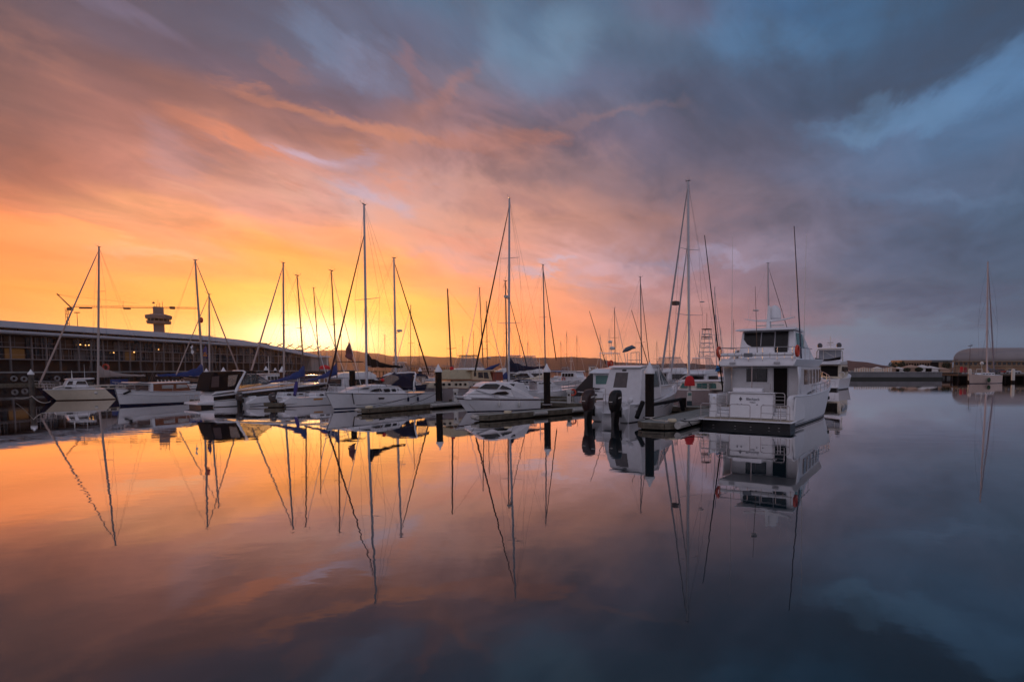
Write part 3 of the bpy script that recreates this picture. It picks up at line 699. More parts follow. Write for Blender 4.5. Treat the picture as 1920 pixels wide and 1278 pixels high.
bush(1773, 240, 2.2, 5.0, 'dark tree between office building and warehouse'); bush(1722, 222, 1.6, 2.2, 'low shrub in front of the marquees'); bush(1700, 221, 1.4, 2.0, 'low shrub beside the white peaked tent')
bush(770, 712, 7, 10, 'far shore tree left of the small pile', .8); bush(785, 715, 9, 13, 'taller far shore tree behind the boom', .8)
car(1862, 185, mat('car_darkblue', (.03,.04,.07), .3), 'dark car on the right wharf behind the moored yacht', 2.02, 0)
car(1878, 186, mat('car_red', (.35,.03,.02), .3), 'red car on the right wharf at the warehouse', 2.02, 0)
car(1900, 184, mat('car_white', (.55,.55,.57), .3), 'white car at the right edge of the wharf', 2.02, 0)
# red dispensers on the wharf corner
t = thing('wharf_kiosk', 'red lifebuoy cabinets on the corner of the right wharf', 'cabinet', (bx(1806,162), 162, 2.05))
m = MB(); m.box(-.9,-.1,0,.5,.5,2.2); obj('cabinet', m, RED, t, bevel=.15); m = MB(); m.box(.2,1.1,0,.5,.4,2.1); obj('cabinet', m, mat('red_dark', (.25,.02,.03), .6), t, bevel=.15)
m = MB(); m.tube([(-.5,.2,0),(-.5,.2,.6)], .1, 6); m.tube([(.6,.2,0),(.6,.2,.5)], .1, 6); obj('post', m, DALU, t)
# lamp masts on the right
for px, Y, top, lb in ((1817,230,645,'tall dark mast with cross arm at the left of the warehouse roof'),(1790,215,672,'thin lamp post at the warehouse corner')):
    t = thing('light_mast', lb, 'light mast', (bx(px,Y), Y, 2.0)); m = MB(); hh = at(px,top,Y).z-2
    m.tube([(0,0,0),(0,0,hh)], .14, 5, r2=.07); obj('pole', m, DALU, t); m = MB(); m.box(-.9,.9,-.1,.1,hh-.9,hh-.7); m.ball((.7,0,hh-.4), .25, 6, 4); obj('lamp_head', m, DALU, t)
# ------------------------------------------------------------------ boat kit (local frame: x to the bow, y to port, z up from the water)
def lerp(a, b, f): return a + (b - a) * f
class Boat:
    def __init__(s, name, label, cat, stern, bow=None, head=None, L=None, group=None):
        st = Vector(stern); st.z = 0
        if bow is None: bow = st + Vector((math.sin(head), math.cos(head), 0)) * L
        bo = Vector(bow); bo.z = 0; d = bo - st; s.L = d.length
        s.rz = math.atan2(d.y, d.x); s.root = thing(name, label, cat, (st + bo) / 2, s.rz, group)
        s.loc = Vector(s.root.location)
    def l(s, p): return toloc(s.root, p)
    def px(s, px, py, y=0.0):                # where the sight line of a pixel meets the boat's own plane at port offset y
        o = s.l(Vector((0, 0, CAM_H))); e = s.l(Vector((0, 0, CAM_H)) + ray(px, py)); d = e - o
        return o + d * ((y - o.y) / d.y)
    def o(s, name, mb, m, parent=None, **k): return obj(name, mb, m, parent or s.root, **k)
    # hull --------------------------------------------------------------
    def hull(s, beam, fb, rake=.8, tw=.75, m=None, bp=2.1, stripes=(), deck=None, tr=0.0, open_stern=False, flare=.45, rail=None, keel=.35, camber=.08, deckdrop=.0, rubber=True):
        s.beam = beam; s.fb = fb; L = s.L; s.tw = tw
        def hb(t):
            if t < .42: return beam/2 * (tw + (1-tw) * math.sin(math.pi/2 * t/.42))
            return beam/2 * max(1 - ((t-.42)/.58) ** bp, .012)
        def sh(t):
            a, b_, c = fb
            return a*(1-t)*(1-2*t) + 4*b_*t*(1-t) + c*t*(2*t-1)
        def pt(t, q, side, off=0.0):
            z = q * sh(t) if q >= 0 else q
            qq = max(q, 0)
            f = lerp(.93, flare, max(0, (t-.45)/.55) ** 1.3)
            y = hb(t) * (f + (1-f) * qq ** .8) * (1 if q >= 0 else .82)
            if t > .999: y = .02 + .06 * qq
            x = -L/2 + t*L + rake * qq * max(0, t-.25)/.75 * t + tr * qq * (1-t) ** 3
            return Vector((x, side * (y + off), z))
        s.hb, s.sh, s.pt = hb, sh, pt
        s.hbd = lambda t: pt(t, 1, 1).y
        qs = [1, .85, .6, .35, .12, 0, -keel]
        ts = [0, .05, .12, .2, .3, .4, .5, .6, .7, .78, .85, .91, .96, 1]
        mb = MB(); rows = [[pt(t, q, 1) for q in qs] + [pt(t, q, -1) for q in qs[::-1]] for t in ts]
        mb.rows(rows)
        if not open_stern: mb.add(rows[0], [tuple(range(len(rows[0])))])
        s.hull_o = s.o('hull', mb, m or WHITE)
        # deck
        mb = MB(); rows = []
        for t in ts:
            a = pt(t, 1, 1); w = max(a.y - .02, .01); z = a.z - deckdrop
            rows.append([(a.x, w, z), (a.x, w*.5, z + camber*.75*w), (a.x, 0, z + camber*w), (a.x, -w*.5, z + camber*.75*w), (a.x, -w, z)])
        if not open_stern: mb.rows(rows); s.o('deck', mb, deck or WHITE)
        if rubber:
            for sd in (1, -1):
                mb = MB(); mb.tube([pt(t, 1, sd, .01) for t in ts], .035, 6); s.o('rub_rail', mb, rail or m or WHITE)
        for q0, q1, sm in stripes:
            for sd in (1, -1):
                mb = MB(); mb.rows([[pt(t, q0, sd, .006), pt(t, (q0+q1)/2, sd, .008), pt(t, q1, sd, .006)] for t in ts]); s.o('hull_stripe', mb, sm)
        return s
    def tx(s, x): return min(max((x + s.L/2) / s.L, 0), 1)
    def dz(s, x): return s.sh(s.tx(x)) + .08 * s.hb(s.tx(x)) * .7
    # rails --------------------------------------------------------------
    def lifelines(s, t0=.02, t1=.98, h=.62, n=7, pulpit=True, m=None, inset=.08):
        mb = MB()
        for sd in (1, -1):
            for hh in (h, h*.5):
                mb.tube([s.pt(lerp(t0, t1, k/14), 1, sd, -inset if s.hb(lerp(t0,t1,k/14)) > .2 else 0) + Vector((0,0,hh)) for k in range(15)], .012, 4)
        s.o('lifeline', mb, m or WIRE)
        for sd in (1, -1):
            for k in range(n):
                t = lerp(t0, min(t1, .95), k/(n-1)); p = s.pt(t, 1, sd, -inset if s.hb(t) > .2 else 0); mb = MB(); mb.tube([p, p + Vector((0,0,h+.02))], .016, 5); s.o('stanchion', mb, STEEL)
        if pulpit:
            mb = MB(); top = []
            for sd, ts in ((1, (.88,.93,.97,1)), (-1, (1,.97,.93,.88))):
                for t in ts: top.append(s.pt(t, 1, sd) + Vector((.12 if t > .96 else 0, 0, h+.1)))
            mb.tube(top, .022, 6); mb.tube([p - Vector((0,0,.3)) for p in top], .016, 5)
            for p in (top[0], top[2], top[-3], top[-1]): mb.tube([p, p - Vector((.05,0,h+.1))], .02, 5)
            s.o('pulpit', mb, STEEL)
    def pushpit(s, h=.65):
        mb = MB(); pts = [s.pt(.1,1,1)+Vector((0,0,h)), s.pt(0,1,1)+Vector((.05,-.05,h)), s.pt(0,1,-1)+Vector((.05,.05,h)), s.pt(.1,1,-1)+Vector((0,0,h))]
        mb.tube(pts, .022, 6); mb.tube([p-Vector((0,0,h*.45)) for p in pts], .016, 5)
        for p in pts: mb.tube([p, p-Vector((0,0,h))], .02, 5)
        s.o('pushpit', mb, STEEL)
    # superstructure -------------------------------------------------------
    def house(s, prof, m=None, name='cabin', bevel=.05):
        mb = MB(); mb.slab(prof); return s.o(name, mb, m or WHITE, bevel=bevel)
    def sidepane(s, prof, m=None, name='window', parent=None, th=.02, both=True, tilt=None):
        for sd in ((1, -1) if both else (-1,)):
            pts = [Vector((x, sd*w, z)) for x, z, w in prof]
            if sd > 0: pts = pts[::-1]
            mb = MB(); P = pts; n = len(P); o_ = Vector((0, sd*.018, 0)); i_ = Vector((0, -sd*.03, 0))
            mb.add([p + o_ for p in P] + [p + i_ for p in P], [tuple(range(n)), tuple(range(2*n-1, n-1, -1))] + [(i, n+i, n+(i+1)%n, (i+1)%n) for i in range(n)])
            s.o(name, mb, m or GLASS, parent, smooth=False)
    def pane(s, pts, m=None, name='window', parent=None, th=.02):
        mb = MB(); mb.plate(pts, th); return s.o(name, mb, m or GLASS, parent, smooth=False)
    # rig --------------------------------------------------------------------
    def rig(s, base, top, r=.085, spreaders=(), fore=None, foil=.05, foilm=None, forefrac=1.0, back=True, shrouds=True, boom=None, m=None, cover=None, gear=True, radar=None, boomdz=1.1, droop=0, aft=None, coverh=.32, wires=.009):
        """base, top in local coordinates; boom = end point (local)"""
        base, top = Vector(base), Vector(top); m = m or ALU; L = s.L
        mb = MB(); mb.tube([base, base.lerp(top, .6), top], [r, r*.95, r*.7], 9); mast = s.o('mast', mb, m)
        ax = (top - base)
        tips = []
        for f, w in spreaders:
            for sd in (1, -1):
                p = base + ax*f; e = p + Vector((-.15, sd*w, .06)); mb = MB(); mb.tube([p, e], .032, 5, r2=.02); s.o('spreader', mb, m)
            tips.append((f, w))
        mb = MB()
        if shrouds:
            for sd in (1, -1):
                cp = Vector((base.x - .1, sd * (s.hbd(s.tx(base.x)) - .12), s.sh(s.tx(base.x))))
                pts = [cp] + [base + ax*f + Vector((-.15, sd*w, .06)) for f, w in tips] + [base + ax*.985]
                mb.tube(pts, wires, 3)
                cp2 = cp + Vector((-.5, 0, 0)); f0 = tips[0][0] if tips else .6
                mb.tube([cp2, base + ax*f0], wires, 3); mb.tube([cp + Vector((.45,0,0)), base + ax*f0], wires, 3)
                if len(tips) > 1: mb.tube([base + ax*tips[0][0] + Vector((-.15, sd*tips[0][1], .06)), base + ax*tips[1][0]], wires, 3)
        if back:
            e = Vector(aft) if aft else Vector((-L/2 + .1, 0, s.fb[0] + .1))
            j = top.lerp(e, .8); mb.tube([top, j], wires, 3); mb.tube([j, e + Vector((0,.7,0))], wires, 3); mb.tube([j, e - Vector((0,.7,0))], wires, 3)
        mb.tube([base + Vector((.14,.1,1)), top + Vector((.1,.08,-.1))], wires*.8, 3); mb.tube([base + Vector((-.16,-.1,1)), top + Vector((-.12,-.08,-.1))], wires*.8, 3)
        s.o('standing_rigging', mb, WIRE)
        if fore is not None:
            fore = Vector(fore); a = base + ax*forefrac; mb = MB()
            mb.tube([fore, fore.lerp(a,.03), fore.lerp(a, .06), fore.lerp(a, .5), fore.lerp(a, .93), a], [.02, .08 if foil > .04 else .03, foil*1.25, foil*.98, foil*.6, .012], 7); s.o('furled_sail', mb, foilm or CANV)
            if forefrac < .97: mb = MB(); mb.tube([a, top], wires, 3); s.o('topmast_stay', mb, WIRE)
        if boom is not None:
            b0 = base + ax.normalized() * boomdz; be = Vector(boom)
            mb = MB(); mb.tube([b0, be], .075, 7); s.o('boom', mb, m)
            if cover is not None:
                n = 14; rows = []
                for k in range(n+1):
                    f = k/n; p = b0.lerp(be, f*.97)
                    hgt = coverh * (2.2 * (1-f)**3.0 + .75*(1-f*.35)) * (1 + .10*math.sin(k*2.3)); wd = .15 * (1 - .35*f) * (1+.15*math.sin(k*1.7+1))
                    if k == 0: hgt *= 1.15
                    sag = .03*math.sin(k*1.9)
                    row = []
                    for j in range(10):
                        a = 2*math.pi*j/10; row.append(p + Vector((0, math.sin(a)*wd*(1 if math.cos(a) < 0 else .8), sag + (math.cos(a)*.5+.5)*hgt - .10 + (.0))))
                    rows.append(row)
                mb = MB(); mb.rows(rows, close=True); mb.add(rows[0], [tuple(range(10))]); mb.add(rows[-1], [tuple(range(10))]); s.o('sail_cover', mb, cover)
            mb = MB(); mb.tube([be, top], wires, 3); mb.tube([be.lerp(b0,.35), Vector((be.lerp(b0,.35).x, 0, s.sh(s.tx(be.x))+.3))], .012, 3); s.o('topping_lift', mb, WIRE)
        if gear:
            mb = MB(); mb.tube([top, top + Vector((0,0,.55))], .008, 4); mb.tube([top + Vector((-.1,0,.05)), top + Vector((.34,0,.14)), top+Vector((.36,0,.24))], .011, 4); mb.tube([top + Vector((.1,0,.04)), top + Vector((-.26,.05,.10)), top+Vector((-.28,.05,.22))], .010, 4)
            mb.tube([top + Vector((-.22,-.12,.05)), top + Vector((.22,.12,.05))], .05, 5); mb.ball(top + Vector((.36,0,.26)), .035, 6, 4); s.o('masthead_gear', mb, WIRE)
        if radar:
            p = base + ax*radar; mb = MB(); mb.lathe([(.02,-.14),(.27,-.12),(.31,0),(.29,.12),(.02,.16)], p + Vector((.5,0,0)), 12); s.o('radar_dome', mb, FENW)
            mb = MB(); mb.tube([p + Vector((.05,0,-.3)), p + Vector((.5,0,-.15))], .04, 5); mb.tube([p, p + Vector((.5,0,-.16))], .035, 5); s.o('radar_bracket', mb, m)
        s.mast = mast; return mast
    def aerial(s, p, h, r=.018, m=None, name='whip_aerial', lean=(0,0)):
        p = Vector(p); mb = MB(); mb.tube([p, p + Vector((lean[0], lean[1], h))], r, 4, r2=r*.4); s.o(name, mb, m or CANV)
    def ring(s, c, R_=.36, r=.09, ang=0.0, m=None):
        mb = MB(); mb.torus(c, R_, r, 'y', 18, 7, ang=ang); s.o('life_ring', mb, m or ORNG)
    def dome(s, c, r=.3, m=None, sz=1.15):
        mb = MB(); mb.lathe([(r*.7,-r*.5),(r,-.2*r),(r,.3*r),(r*.87,.75*r*sz),(r*.5,1.1*r*sz),(.01,1.25*r*sz)], c, 14); s.o('radome', mb, m or WHITE)

def coachroof(B, x0, x1, h0, h1, w0, w1, m=None, n=4, gl=None, winz=(.35,.75), front=.9):
    """low cabin trunk between x0 (aft) and x1 (forward)"""
    z0, z1 = B.dz(x0), B.dz(x1); xm = x1 - front
    prof = [(x0, z0-.1, w0), (x0+.08, z0+h0, w0*.86), (lerp(x0,xm,.5), lerp(z0,z1,.4)+lerp(h0,h1,.5), lerp(w0,w1,.5)*.86), (xm, B.dz(xm)+h1, w1*.86), (x1, z1-.02, w1*.6), (x1, z1-.2, w1*.6), (xm, B.dz(xm)-.15, w1)]
    B.house(prof, m)
    for k in range(n):
        a = lerp(x0+.35, xm-.2, (k+.12)/n); b = lerp(x0+.35, xm-.2, (k+.85)/n)
        def w(x, f):
            g = (x-x0)/(x1-x0); return lerp(lerp(w0, w1, g), lerp(w0, w1, g)*.86, f) + .012
        zz = lambda x, f: B.dz(x) - .05 + f * lerp(h0, h1, (x-x0)/(x1-x0))
        B.sidepane([(a, zz(a,winz[0]), w(a,winz[0])), (b, zz(b,winz[0]), w(b,winz[0])), (b-.03, zz(b,winz[1]), w(b,winz[1])), (a+.05, zz(a,winz[1]), w(a,winz[1]))], gl)
def bimini(B, x0, x1, w, z0, z1, m, open_frame=True, sag=.12):
    rows = []
    for k in range(7):
        f = k/6; x = lerp(x0, x1, f); zz = z1 + sag*math.sin(math.pi*f) - (.12 if k in (0,6) else 0)
        rows.append([(x, w*math.cos(math.pi*j/8), zz - .28 + .28*math.sin(math.pi*j/8)) for j in range(9)])
    mb = MB(); mb.rows(rows); B.o('bimini', mb, m, solid=.025)
    mb = MB()
    for x in (x0+.1, x1-.1):
        xm = (x0+x1)/2
        for sd in (1,-1): mb.tube([(lerp(x, xm, .8), sd*w, z0), (x, sd*w, z1-.3)], .018, 5)
    B.o('bimini_frame', mb, STEEL)
def sprayhood(B, x0, x1, w, z0, h, m, clear=CLEAR):
    rows = []
    for f, g in ((0,1),(.35,1.06),(.65,.9),(1,.02)):
        rows.append([(lerp(x0,x1,f) , w*math.cos(math.pi*j/8)*(1-.12*f), z0 + h*g*(.25+.75*math.sin(math.pi*j/8) ** .6 if g > .1 else .05)) for j in range(9)])
    mb = MB(); mb.rows(rows); B.o('sprayhood', mb, m, solid=.02)
    P = [Vector(rows[2][j]).lerp(Vector(rows[3][j]), .2) + Vector((.03,0,.03)) for j in (3,5)]; Q = [Vector(rows[2][j]).lerp(Vector(rows[3][j]), .85) + Vector((.03,0,.03)) for j in (5,3)]
    B.pane(P + Q, clear, 'hood_window')
def outboard(B, c, s=1.0, col=None, tilt=0.0, label=None):
    """outboard engine on the transom at c (clamp point), cowling above, leg below, propeller in the water"""
    c = Vector(c); col = col or BLACK
    def T(p): q = Vector(p)*s; q.rotate(Matrix.Rotation(tilt, 3, 'Y')); return q + c
    rows = []
    for z, xa, xf, w in ((-.22,-.60,-.10,.16),(-.05,-.70,-.02,.21),(.25,-.76,.04,.24),(.5,-.74,.06,.245),(.70,-.66,.06,.235),(.84,-.50,.03,.20),(.90,-.34,-.05,.13)):
        rows.append([T((lerp(xa,xf,.5)+(xf-xa)/2*math.cos(a)*(abs(math.cos(a))**-.42 if abs(math.cos(a))>.05 else 1), w*math.sin(a)*(abs(math.sin(a))**-.42 if abs(math.sin(a))>.05 else 1), z)) for a in [2*math.pi*k/14 for k in range(14)]])
    mb = MB(); mb.rows(rows, close=True); mb.add(rows[0], [tuple(range(14))]); mb.add(rows[-1], [tuple(range(14))]); e = B.o('outboard_engine', mb, col)
    mb = MB()
    rows = [[T((x*1.0, y, z)) for x, y in ((-.60+dx_,.08*k_),(-.52+dx_,.125*k_),(-.16+dx_,.115*k_),(-.06+dx_,0),(-.16+dx_,-.115*k_),(-.52+dx_,-.125*k_),(-.60+dx_,-.08*k_))] for z, dx_, k_ in ((-.1,0,1.5),(-.35,0,1.35),(-.55,0,1.0),(-.95,-.03,.8),(-1.1,-.05,.7))]
    mb.rows(rows, close=True); mb.add(rows[0], [tuple(range(7))]); mb.add(rows[-1], [tuple(range(7))])
    mb.plate([T(p) for p in ((-.85,.16,-.98),(-.1,.13,-.98),(-.1,-.13,-.98),(-.85,-.16,-.98))], .03); B.o('drive_leg', mb, BLACK, e)
    mb = MB(); mb.tube([T((-.15,0,-1.28)), T((-.5,0,-1.3)), T((-.78,0,-1.28))], [.03*s,.09*s,.07*s], 8)
    mb.plate([T(p) for p in ((-.2,.01,-1.3),(-.45,.01,-1.6),(-.58,.01,-1.6),(-.52,.01,-1.3))], .02)
    for k in range(3):
        a = 2*math.pi*k/3 + .3; u = Vector((0, math.cos(a), math.sin(a))); v = Vector((0, -math.sin(a), math.cos(a)))
        cc = Vector((-.84, 0, -1.28)); mb.plate([T(cc + u*.05 - v*.05 + Vector((-.04,0,0))), T(cc + u*.24 - v*.09 + Vector((-.05,0,0))), T(cc + u*.27 + v*.04), T(cc + u*.2 + v*.12 + Vector((.05,0,0))), T(cc + u*.05 + v*.05 + Vector((.04,0,0)))], .015)
    B.o('propeller', mb, BLACK, e)
    mb = MB()
    for sd in (1,-1): mb.plate([T((-.45, sd*.248, .46)), T((-.16, sd*.248, .50)), T((-.16, sd*.248, .57)), T((-.45, sd*.248, .53))], .006)
    mb.plate([T((-.752,-.1,.30)), T((-.752,.1,.30)), T((-.752,.1,.34)), T((-.752,-.1,.34))], -.006)
    B.o('cowl_band', mb, FENW, e)
    mb = MB(); mb.plate([T(p) for p in ((-.12,.12,-.1),(.12,.12,-.05),(.12,-.12,-.05),(-.12,-.12,-.1))], .1); mb.plate([T(p) for p in ((-.02,.13,-.5),(-.02,.13,.05),(-.02,-.13,.05),(-.02,-.13,-.5))], .1); B.o('bracket', mb, BLACK, e)
    return e
def fenders(B, ts, side=-1, r=.11, l=.6, m=None, drop=.55):
    for t in ts:
        p = B.pt(t, 1, side, r+.02); mb = MB(); z = B.sh(t) - drop
        mb.lathe([(.02,-l/2),(r*.8,-l/2+.06),(r,-l/2+.14),(r,l/2-.14),(r*.8,l/2-.06),(.02,l/2)], (p.x, p.y, z), 9); mb.tube([(p.x,p.y,z+l/2),(p.x,p.y-side*.1,B.sh(t)+.05)], .012, 4); B.o('fender', mb, m or FENW)
# ------------------------------------------------------------------ pontoons and piles
U = Vector((math.sin(R(27)), math.cos(R(27)), 0)); V = Vector((U.y, -U.x, 0))       # along the fingers, across to the right
def dock(p0, dirv, length, width, label, zt=.42, boxes=True, front=True, seed=1, deckm=DOCKT):
    """pontoon whose front right edge line starts at p0 and runs along dirv; width goes to the left of dirv"""
    rz = math.atan2(dirv.y, dirv.x); t = thing('pontoon', label, 'pontoon', (p0.x, p0.y, 0), rz, 'timber edged pontoons of the marina')
    rr = random.Random(seed)
    m = MB(); ch = min(.55, width*.3)
    m.add([(ch,0,zt),(length,0,zt),(length,width,zt),(ch,width,zt),(0,width-ch,zt),(0,ch,zt),(ch,0,zt-.06),(length,0,zt-.06),(length,width,zt-.06),(ch,width,zt-.06),(0,width-ch,zt-.06),(0,ch,zt-.06)],
          [(0,1,2,3,4,5),(11,10,9,8,7,6)] + [(i,(i+1)%6,6+(i+1)%6,6+i) for i in range(6)]); obj('deck', m, deckm, t)
    m = MB()                                     # fascia boards, two courses, in lengths
    loop = [(ch,0),(length,0),(length,width),(ch,width),(0,width-ch),(0,ch)]
    for i in range(6):
        a, b = Vector((*loop[i],0)), Vector((*loop[(i+1)%6],0)); d = (b-a); l = d.length; d.normalize(); nv = Vector((d.y,-d.x,0)); x = 0
        while x < l - .01:
            e = min(x + rr.uniform(2.2,3.2), l)
            for z0, z1, o in ((zt-.19, zt+.03, .05), (zt-.34, zt-.205, .03)):
                p, q = a + d*(x+.012), a + d*(e-.012); s0, s1 = nv*o, nv*(o-.05)
                m.add([p+s0+Vector((0,0,z0)), q+s0+Vector((0,0,z0)), q+s1+Vector((0,0,z0)), p+s1+Vector((0,0,z0)), p+s0+Vector((0,0,z1)), q+s0+Vector((0,0,z1)), q+s1+Vector((0,0,z1)), p+s1+Vector((0,0,z1))],
                      [(0,3,2,1),(4,5,6,7),(0,1,5,4),(1,2,6,5),(2,3,7,6),(3,0,4,7)])
            x = e
    obj('fascia_board', m, DOCKS, t)
    m = MB(); m.box(ch+.1, length-.1, .15, width-.15, -.3, zt-.07); obj('float', m, mat('float_dark', (.035,.032,.03), .9), t)
    return t
def cleat(mb, x, y, z): mb.tube([(x-.16,y,z+.1),(x+.16,y,z+.1)], .03, 6); mb.tube([(x-.06,y,z),(x-.06,y,z+.1)], .025, 5); mb.tube([(x+.06,y,z),(x+.06,y,z+.1)], .025, 5)
def roll(mb, a, b, r, z):                     # padded white edge roll
    mb.tube([Vector(a)+Vector((0,0,z)), Vector(b)+Vector((0,0,z))], r, 8)
def trim(t, rolls, cleats, bumper=None, zt=.42):
    for i, (a, b, r) in enumerate(rolls): m = MB(); roll(m, a, b, r, zt-.12); obj('edge_fender', m, mat('edge_pad', (.42,.40,.37), .6, var=.2), t)
    for x, y in cleats: m = MB(); cleat(m, x, y, zt); obj('cleat', m, ALU, t)
    if bumper:
        for b in bumper: m = MB(); m.lathe([(.05,0),(.26,.03),(.28,.12),(.24,.2),(.05,.22)], (b[0], b[1], zt), 12); obj('corner_bumper', m, mat('bumper_cream', (.6,.52,.36), .6), t)
# finger in front of the tall white sloop
f1 = wl(684, 776); F1 = dock(f1, U, 17.5, 1.3, 'pontoon finger along the tall white sloop, tyre-edged end towards the viewer', seed=2)
trim(F1, [((6.2,-.12,0),(11.8,-.12,0),.17), ((-.12,.4,0),(-.12,.9,0),.14)], [(1.2,.2),(5.5,.25),(9,.2)], [(.6,.3)])
f2 = wl(906, 791); F2 = dock(f2, Vector((.62,.785,0)).normalized(), 17, 1.5, 'long pontoon finger beside the small white cruiser, with pale edge pads', seed=3)
trim(F2, [((4.2,-.1,0),(5.4,-.1,0),.15),((8.0,-.1,0),(9.2,-.1,0),.15),((11,-.1,0),(12.6,-.1,0),.15),((13,-.1,0),(14.6,-.1,0),.15),((15,-.1,0),(16.6,-.1,0),.15),((-.1,.45,0),(-.1,1.1,0),.16)], [(2.6,.3),(10.5,.3)], [(2.2,.3)])
f3 = wl(1262, 808); F3 = dock(f3, Vector((.40,.917,0)).normalized(), 15.0, 2.5, 'wide pontoon between outboard boat and large motor yacht, carrying the red capped pedestal', seed=4)
trim(F3, [((.3,-.16,0),(7.0,-.16,0),.22)], [(2.0,.3),(4.8,.25)], [(.95,.45)])
m = MB(); m.tube([(0,.5,.53),(.35,.4,.53),(.75,1.5,.53),(1.6,2.2,.53),(3,2.45,.53)], .035, 5); obj('kerb_rail', m, mat('rail_cream', (.5,.45,.38), .6), F3)
# main walkway behind
wk0 = Vector((8.5, 43.6, 0)); wdir = Vector((-.905, .425, 0)).normalized()
W0 = dock(wk0 + Vector((.0,0,0)), wdir, 44, 2.2, 'main walkway pontoon running behind the moored boats', seed=5)
m = MB()
f4 = wl(360, 756); F4 = dock(wl(352, 757), Vector((.93,-.2,0)).normalized(), 2.2, 1.2, 'short stub of pontoon at the swim platform of the black canopied cruiser', seed=6)
f5 = wl(530, 767); F5 = dock(wl(492, 764), Vector((.98,.15,0)).normalized(), 1.7, 1.0, 'short pontoon end between the two small outboard sailboats', seed=7)
# left-hand pontoon in the distance
F6 = dock(Vector((-118, 104, 0)), Vector((.97,-.02,0)).normalized(), 44, 2.0, 'thin distant pontoon behind the left boats', seed=8)
F7 = dock(Vector((-24, 66, 0)), Vector((.93,-.36,0)).normalized(), 34, 2.0, 'second pontoon row behind the small white cruiser', seed=9)
F8 = dock(wl(1003, 757), Vector((.9,.42,0)).normalized(), 9, 1.3, 'short timber pontoon behind the tall capped pile', seed=10)

def pile(px, Y, ytop, w, label, cap=True, m=None, capm=None):
    p = onY(px, Y); r = w/2 * Y/1000; t = thing('mooring_pile', label, 'pile', (p.x, Y, 0), 0, 'mooring piles of the marina')
    zt = at(px, ytop, Y).z; ch = r*2.5 if cap else 0
    mb = MB(); mb.lathe([(r*1.02,-1.2),(r*1.02,.4),(r,.7),(r*.985,zt-ch)], n=18); obj('post', mb, m or PILE, t)
    if cap: mb = MB(); mb.lathe([(r*1.02, zt-ch-.05),(r*1.16, zt-ch-.03),(r*1.16, zt-ch+.12),(r*.62, zt-ch*.5),(r*.12, zt-.03),(.005, zt)], n=20); obj('cap', mb, capm or mat('cap_white', (.72,.72,.74), .5), t)
    else: mb = MB(); mb.lathe([(r*1.04, zt-.06),(r*1.04,zt),(r*.3,zt+.02)], n=18); obj('top_plate', mb, PILE, t)
    # collar that holds the pontoon
    if Y < 60: mb = MB(); mb.torus((0,0,.5), r*1.35, .05, 'z', 18, 6); obj('pile_guide', mb, STEEL, t)
    return t
pile(1218, 34.2, 678, 17, 'thick dark pile with white cone cap in front of the outboard boat')
pile(1025.5, 46.5, 681, 12.5, 'dark pile with white cone cap right of the small white cruiser')
pile(822.5, 50.5, 682, 11.5, 'dark pile with white cone cap left of the small white cruiser')
pile(661, 53, 695, 10, 'dark pile without a cap behind the tall white sloop', cap=False)
pile(788, 92, 688, 6, 'small distant pile with white cap left of the tallest central pile')
pile(59, 61, 692, 7.5, 'pale topped pile at the far left beside the navy yacht bow', m=mat('pile_weathered', (.10,.09,.08), .8, var=.4))
pile(420, 76, 688, 8, 'distant pile with white cone cap above the black canopy'); pile(500, 88, 686, 6, 'distant white capped pile right of the black canopy, left of a larger one')
pile(530, 70, 686, 8.5, 'brown pile with large white cone cap beside the white mast', m=mat('pile_brown', (.09,.04,.025), .8, var=.3)); pile(388, 74, 690, 7, 'white cone capped pile behind the blue sail cover')
pile(517, 104, 689, 4, 'tiny white capped pile between two larger ones'); pile(1106, 88, 688, 3.6, 'thin pale pile beside the dark gangway', m=FENW); pile(1120, 84, 688, 3.4, 'thin pale pile at the head of the dark gangway', m=FENW)
for px, lb in ((1818,'round-topped white pile at the bow of the right-hand yacht'),(1899,'round-topped white pile near the right edge of the picture')):
    Y = 140; p = onY(px, Y); t = thing('mooring_pile', lb, 'pile', (p.x, Y, 0), 0, 'mooring piles of the marina'); zt = at(px, 691, Y).z
    mb = MB(); mb.lathe([(.42,-1),(.42,.6)], n=14); obj('post', mb, PILE, t)
    mb = MB(); mb.lathe([(.43,.6),(.43,zt-.4),(.34,zt-.12),(.02,zt)], n=14); obj('cap', mb, PWH, t)

# service pedestal with red cover
pp_ = wl(1293, 760, .42); t = thing('service_pedestal', 'white service pedestal with bright red cover on the pontoon beside the motor yacht', 'pedestal', (pp_.x, pp_.y, .42))
Yk = pp_.y; k = Yk/1000
m = MB(); m.box(-5*k, 4*k, -.15, .18, 0, 26*k); obj('cabinet', m, FENW, t, bevel=.03)
m = MB(); m.box(-5.2*k, 4.2*k, -.17, .2, 0, 9*k); obj('plinth', m, mat('plinth_teal', (.05,.08,.09), .6), t)
m = MB(); m.tube([(0,0,25*k),(0,0,44*k)], 2.4*k, 8); obj('post', m, ALU, t)
m = MB(); n = 12; rows = []
for z, w in ((37*k, 10.5),(40*k,10.2),(46*k,9.6),(51*k,8.0),(54.5*k,5.5),(56*k,1.5)):
    rows.append([(w*k*math.cos(2*math.pi*j/n)*(1.06 if j % 2 else .96), w*k*.7*math.sin(2*math.pi*j/n), z) for j in range(n)])
m.rows(rows, close=True); m.add(rows[-1], [tuple(range(n))]); obj('cover', m, RED, t)
m = MB(); m.box(-3.2*k, 3.2*k, -.165, -.152, 19*k, 24*k); obj('panel', m, mat('panel_green', (.1,.22,.2), .4), t)
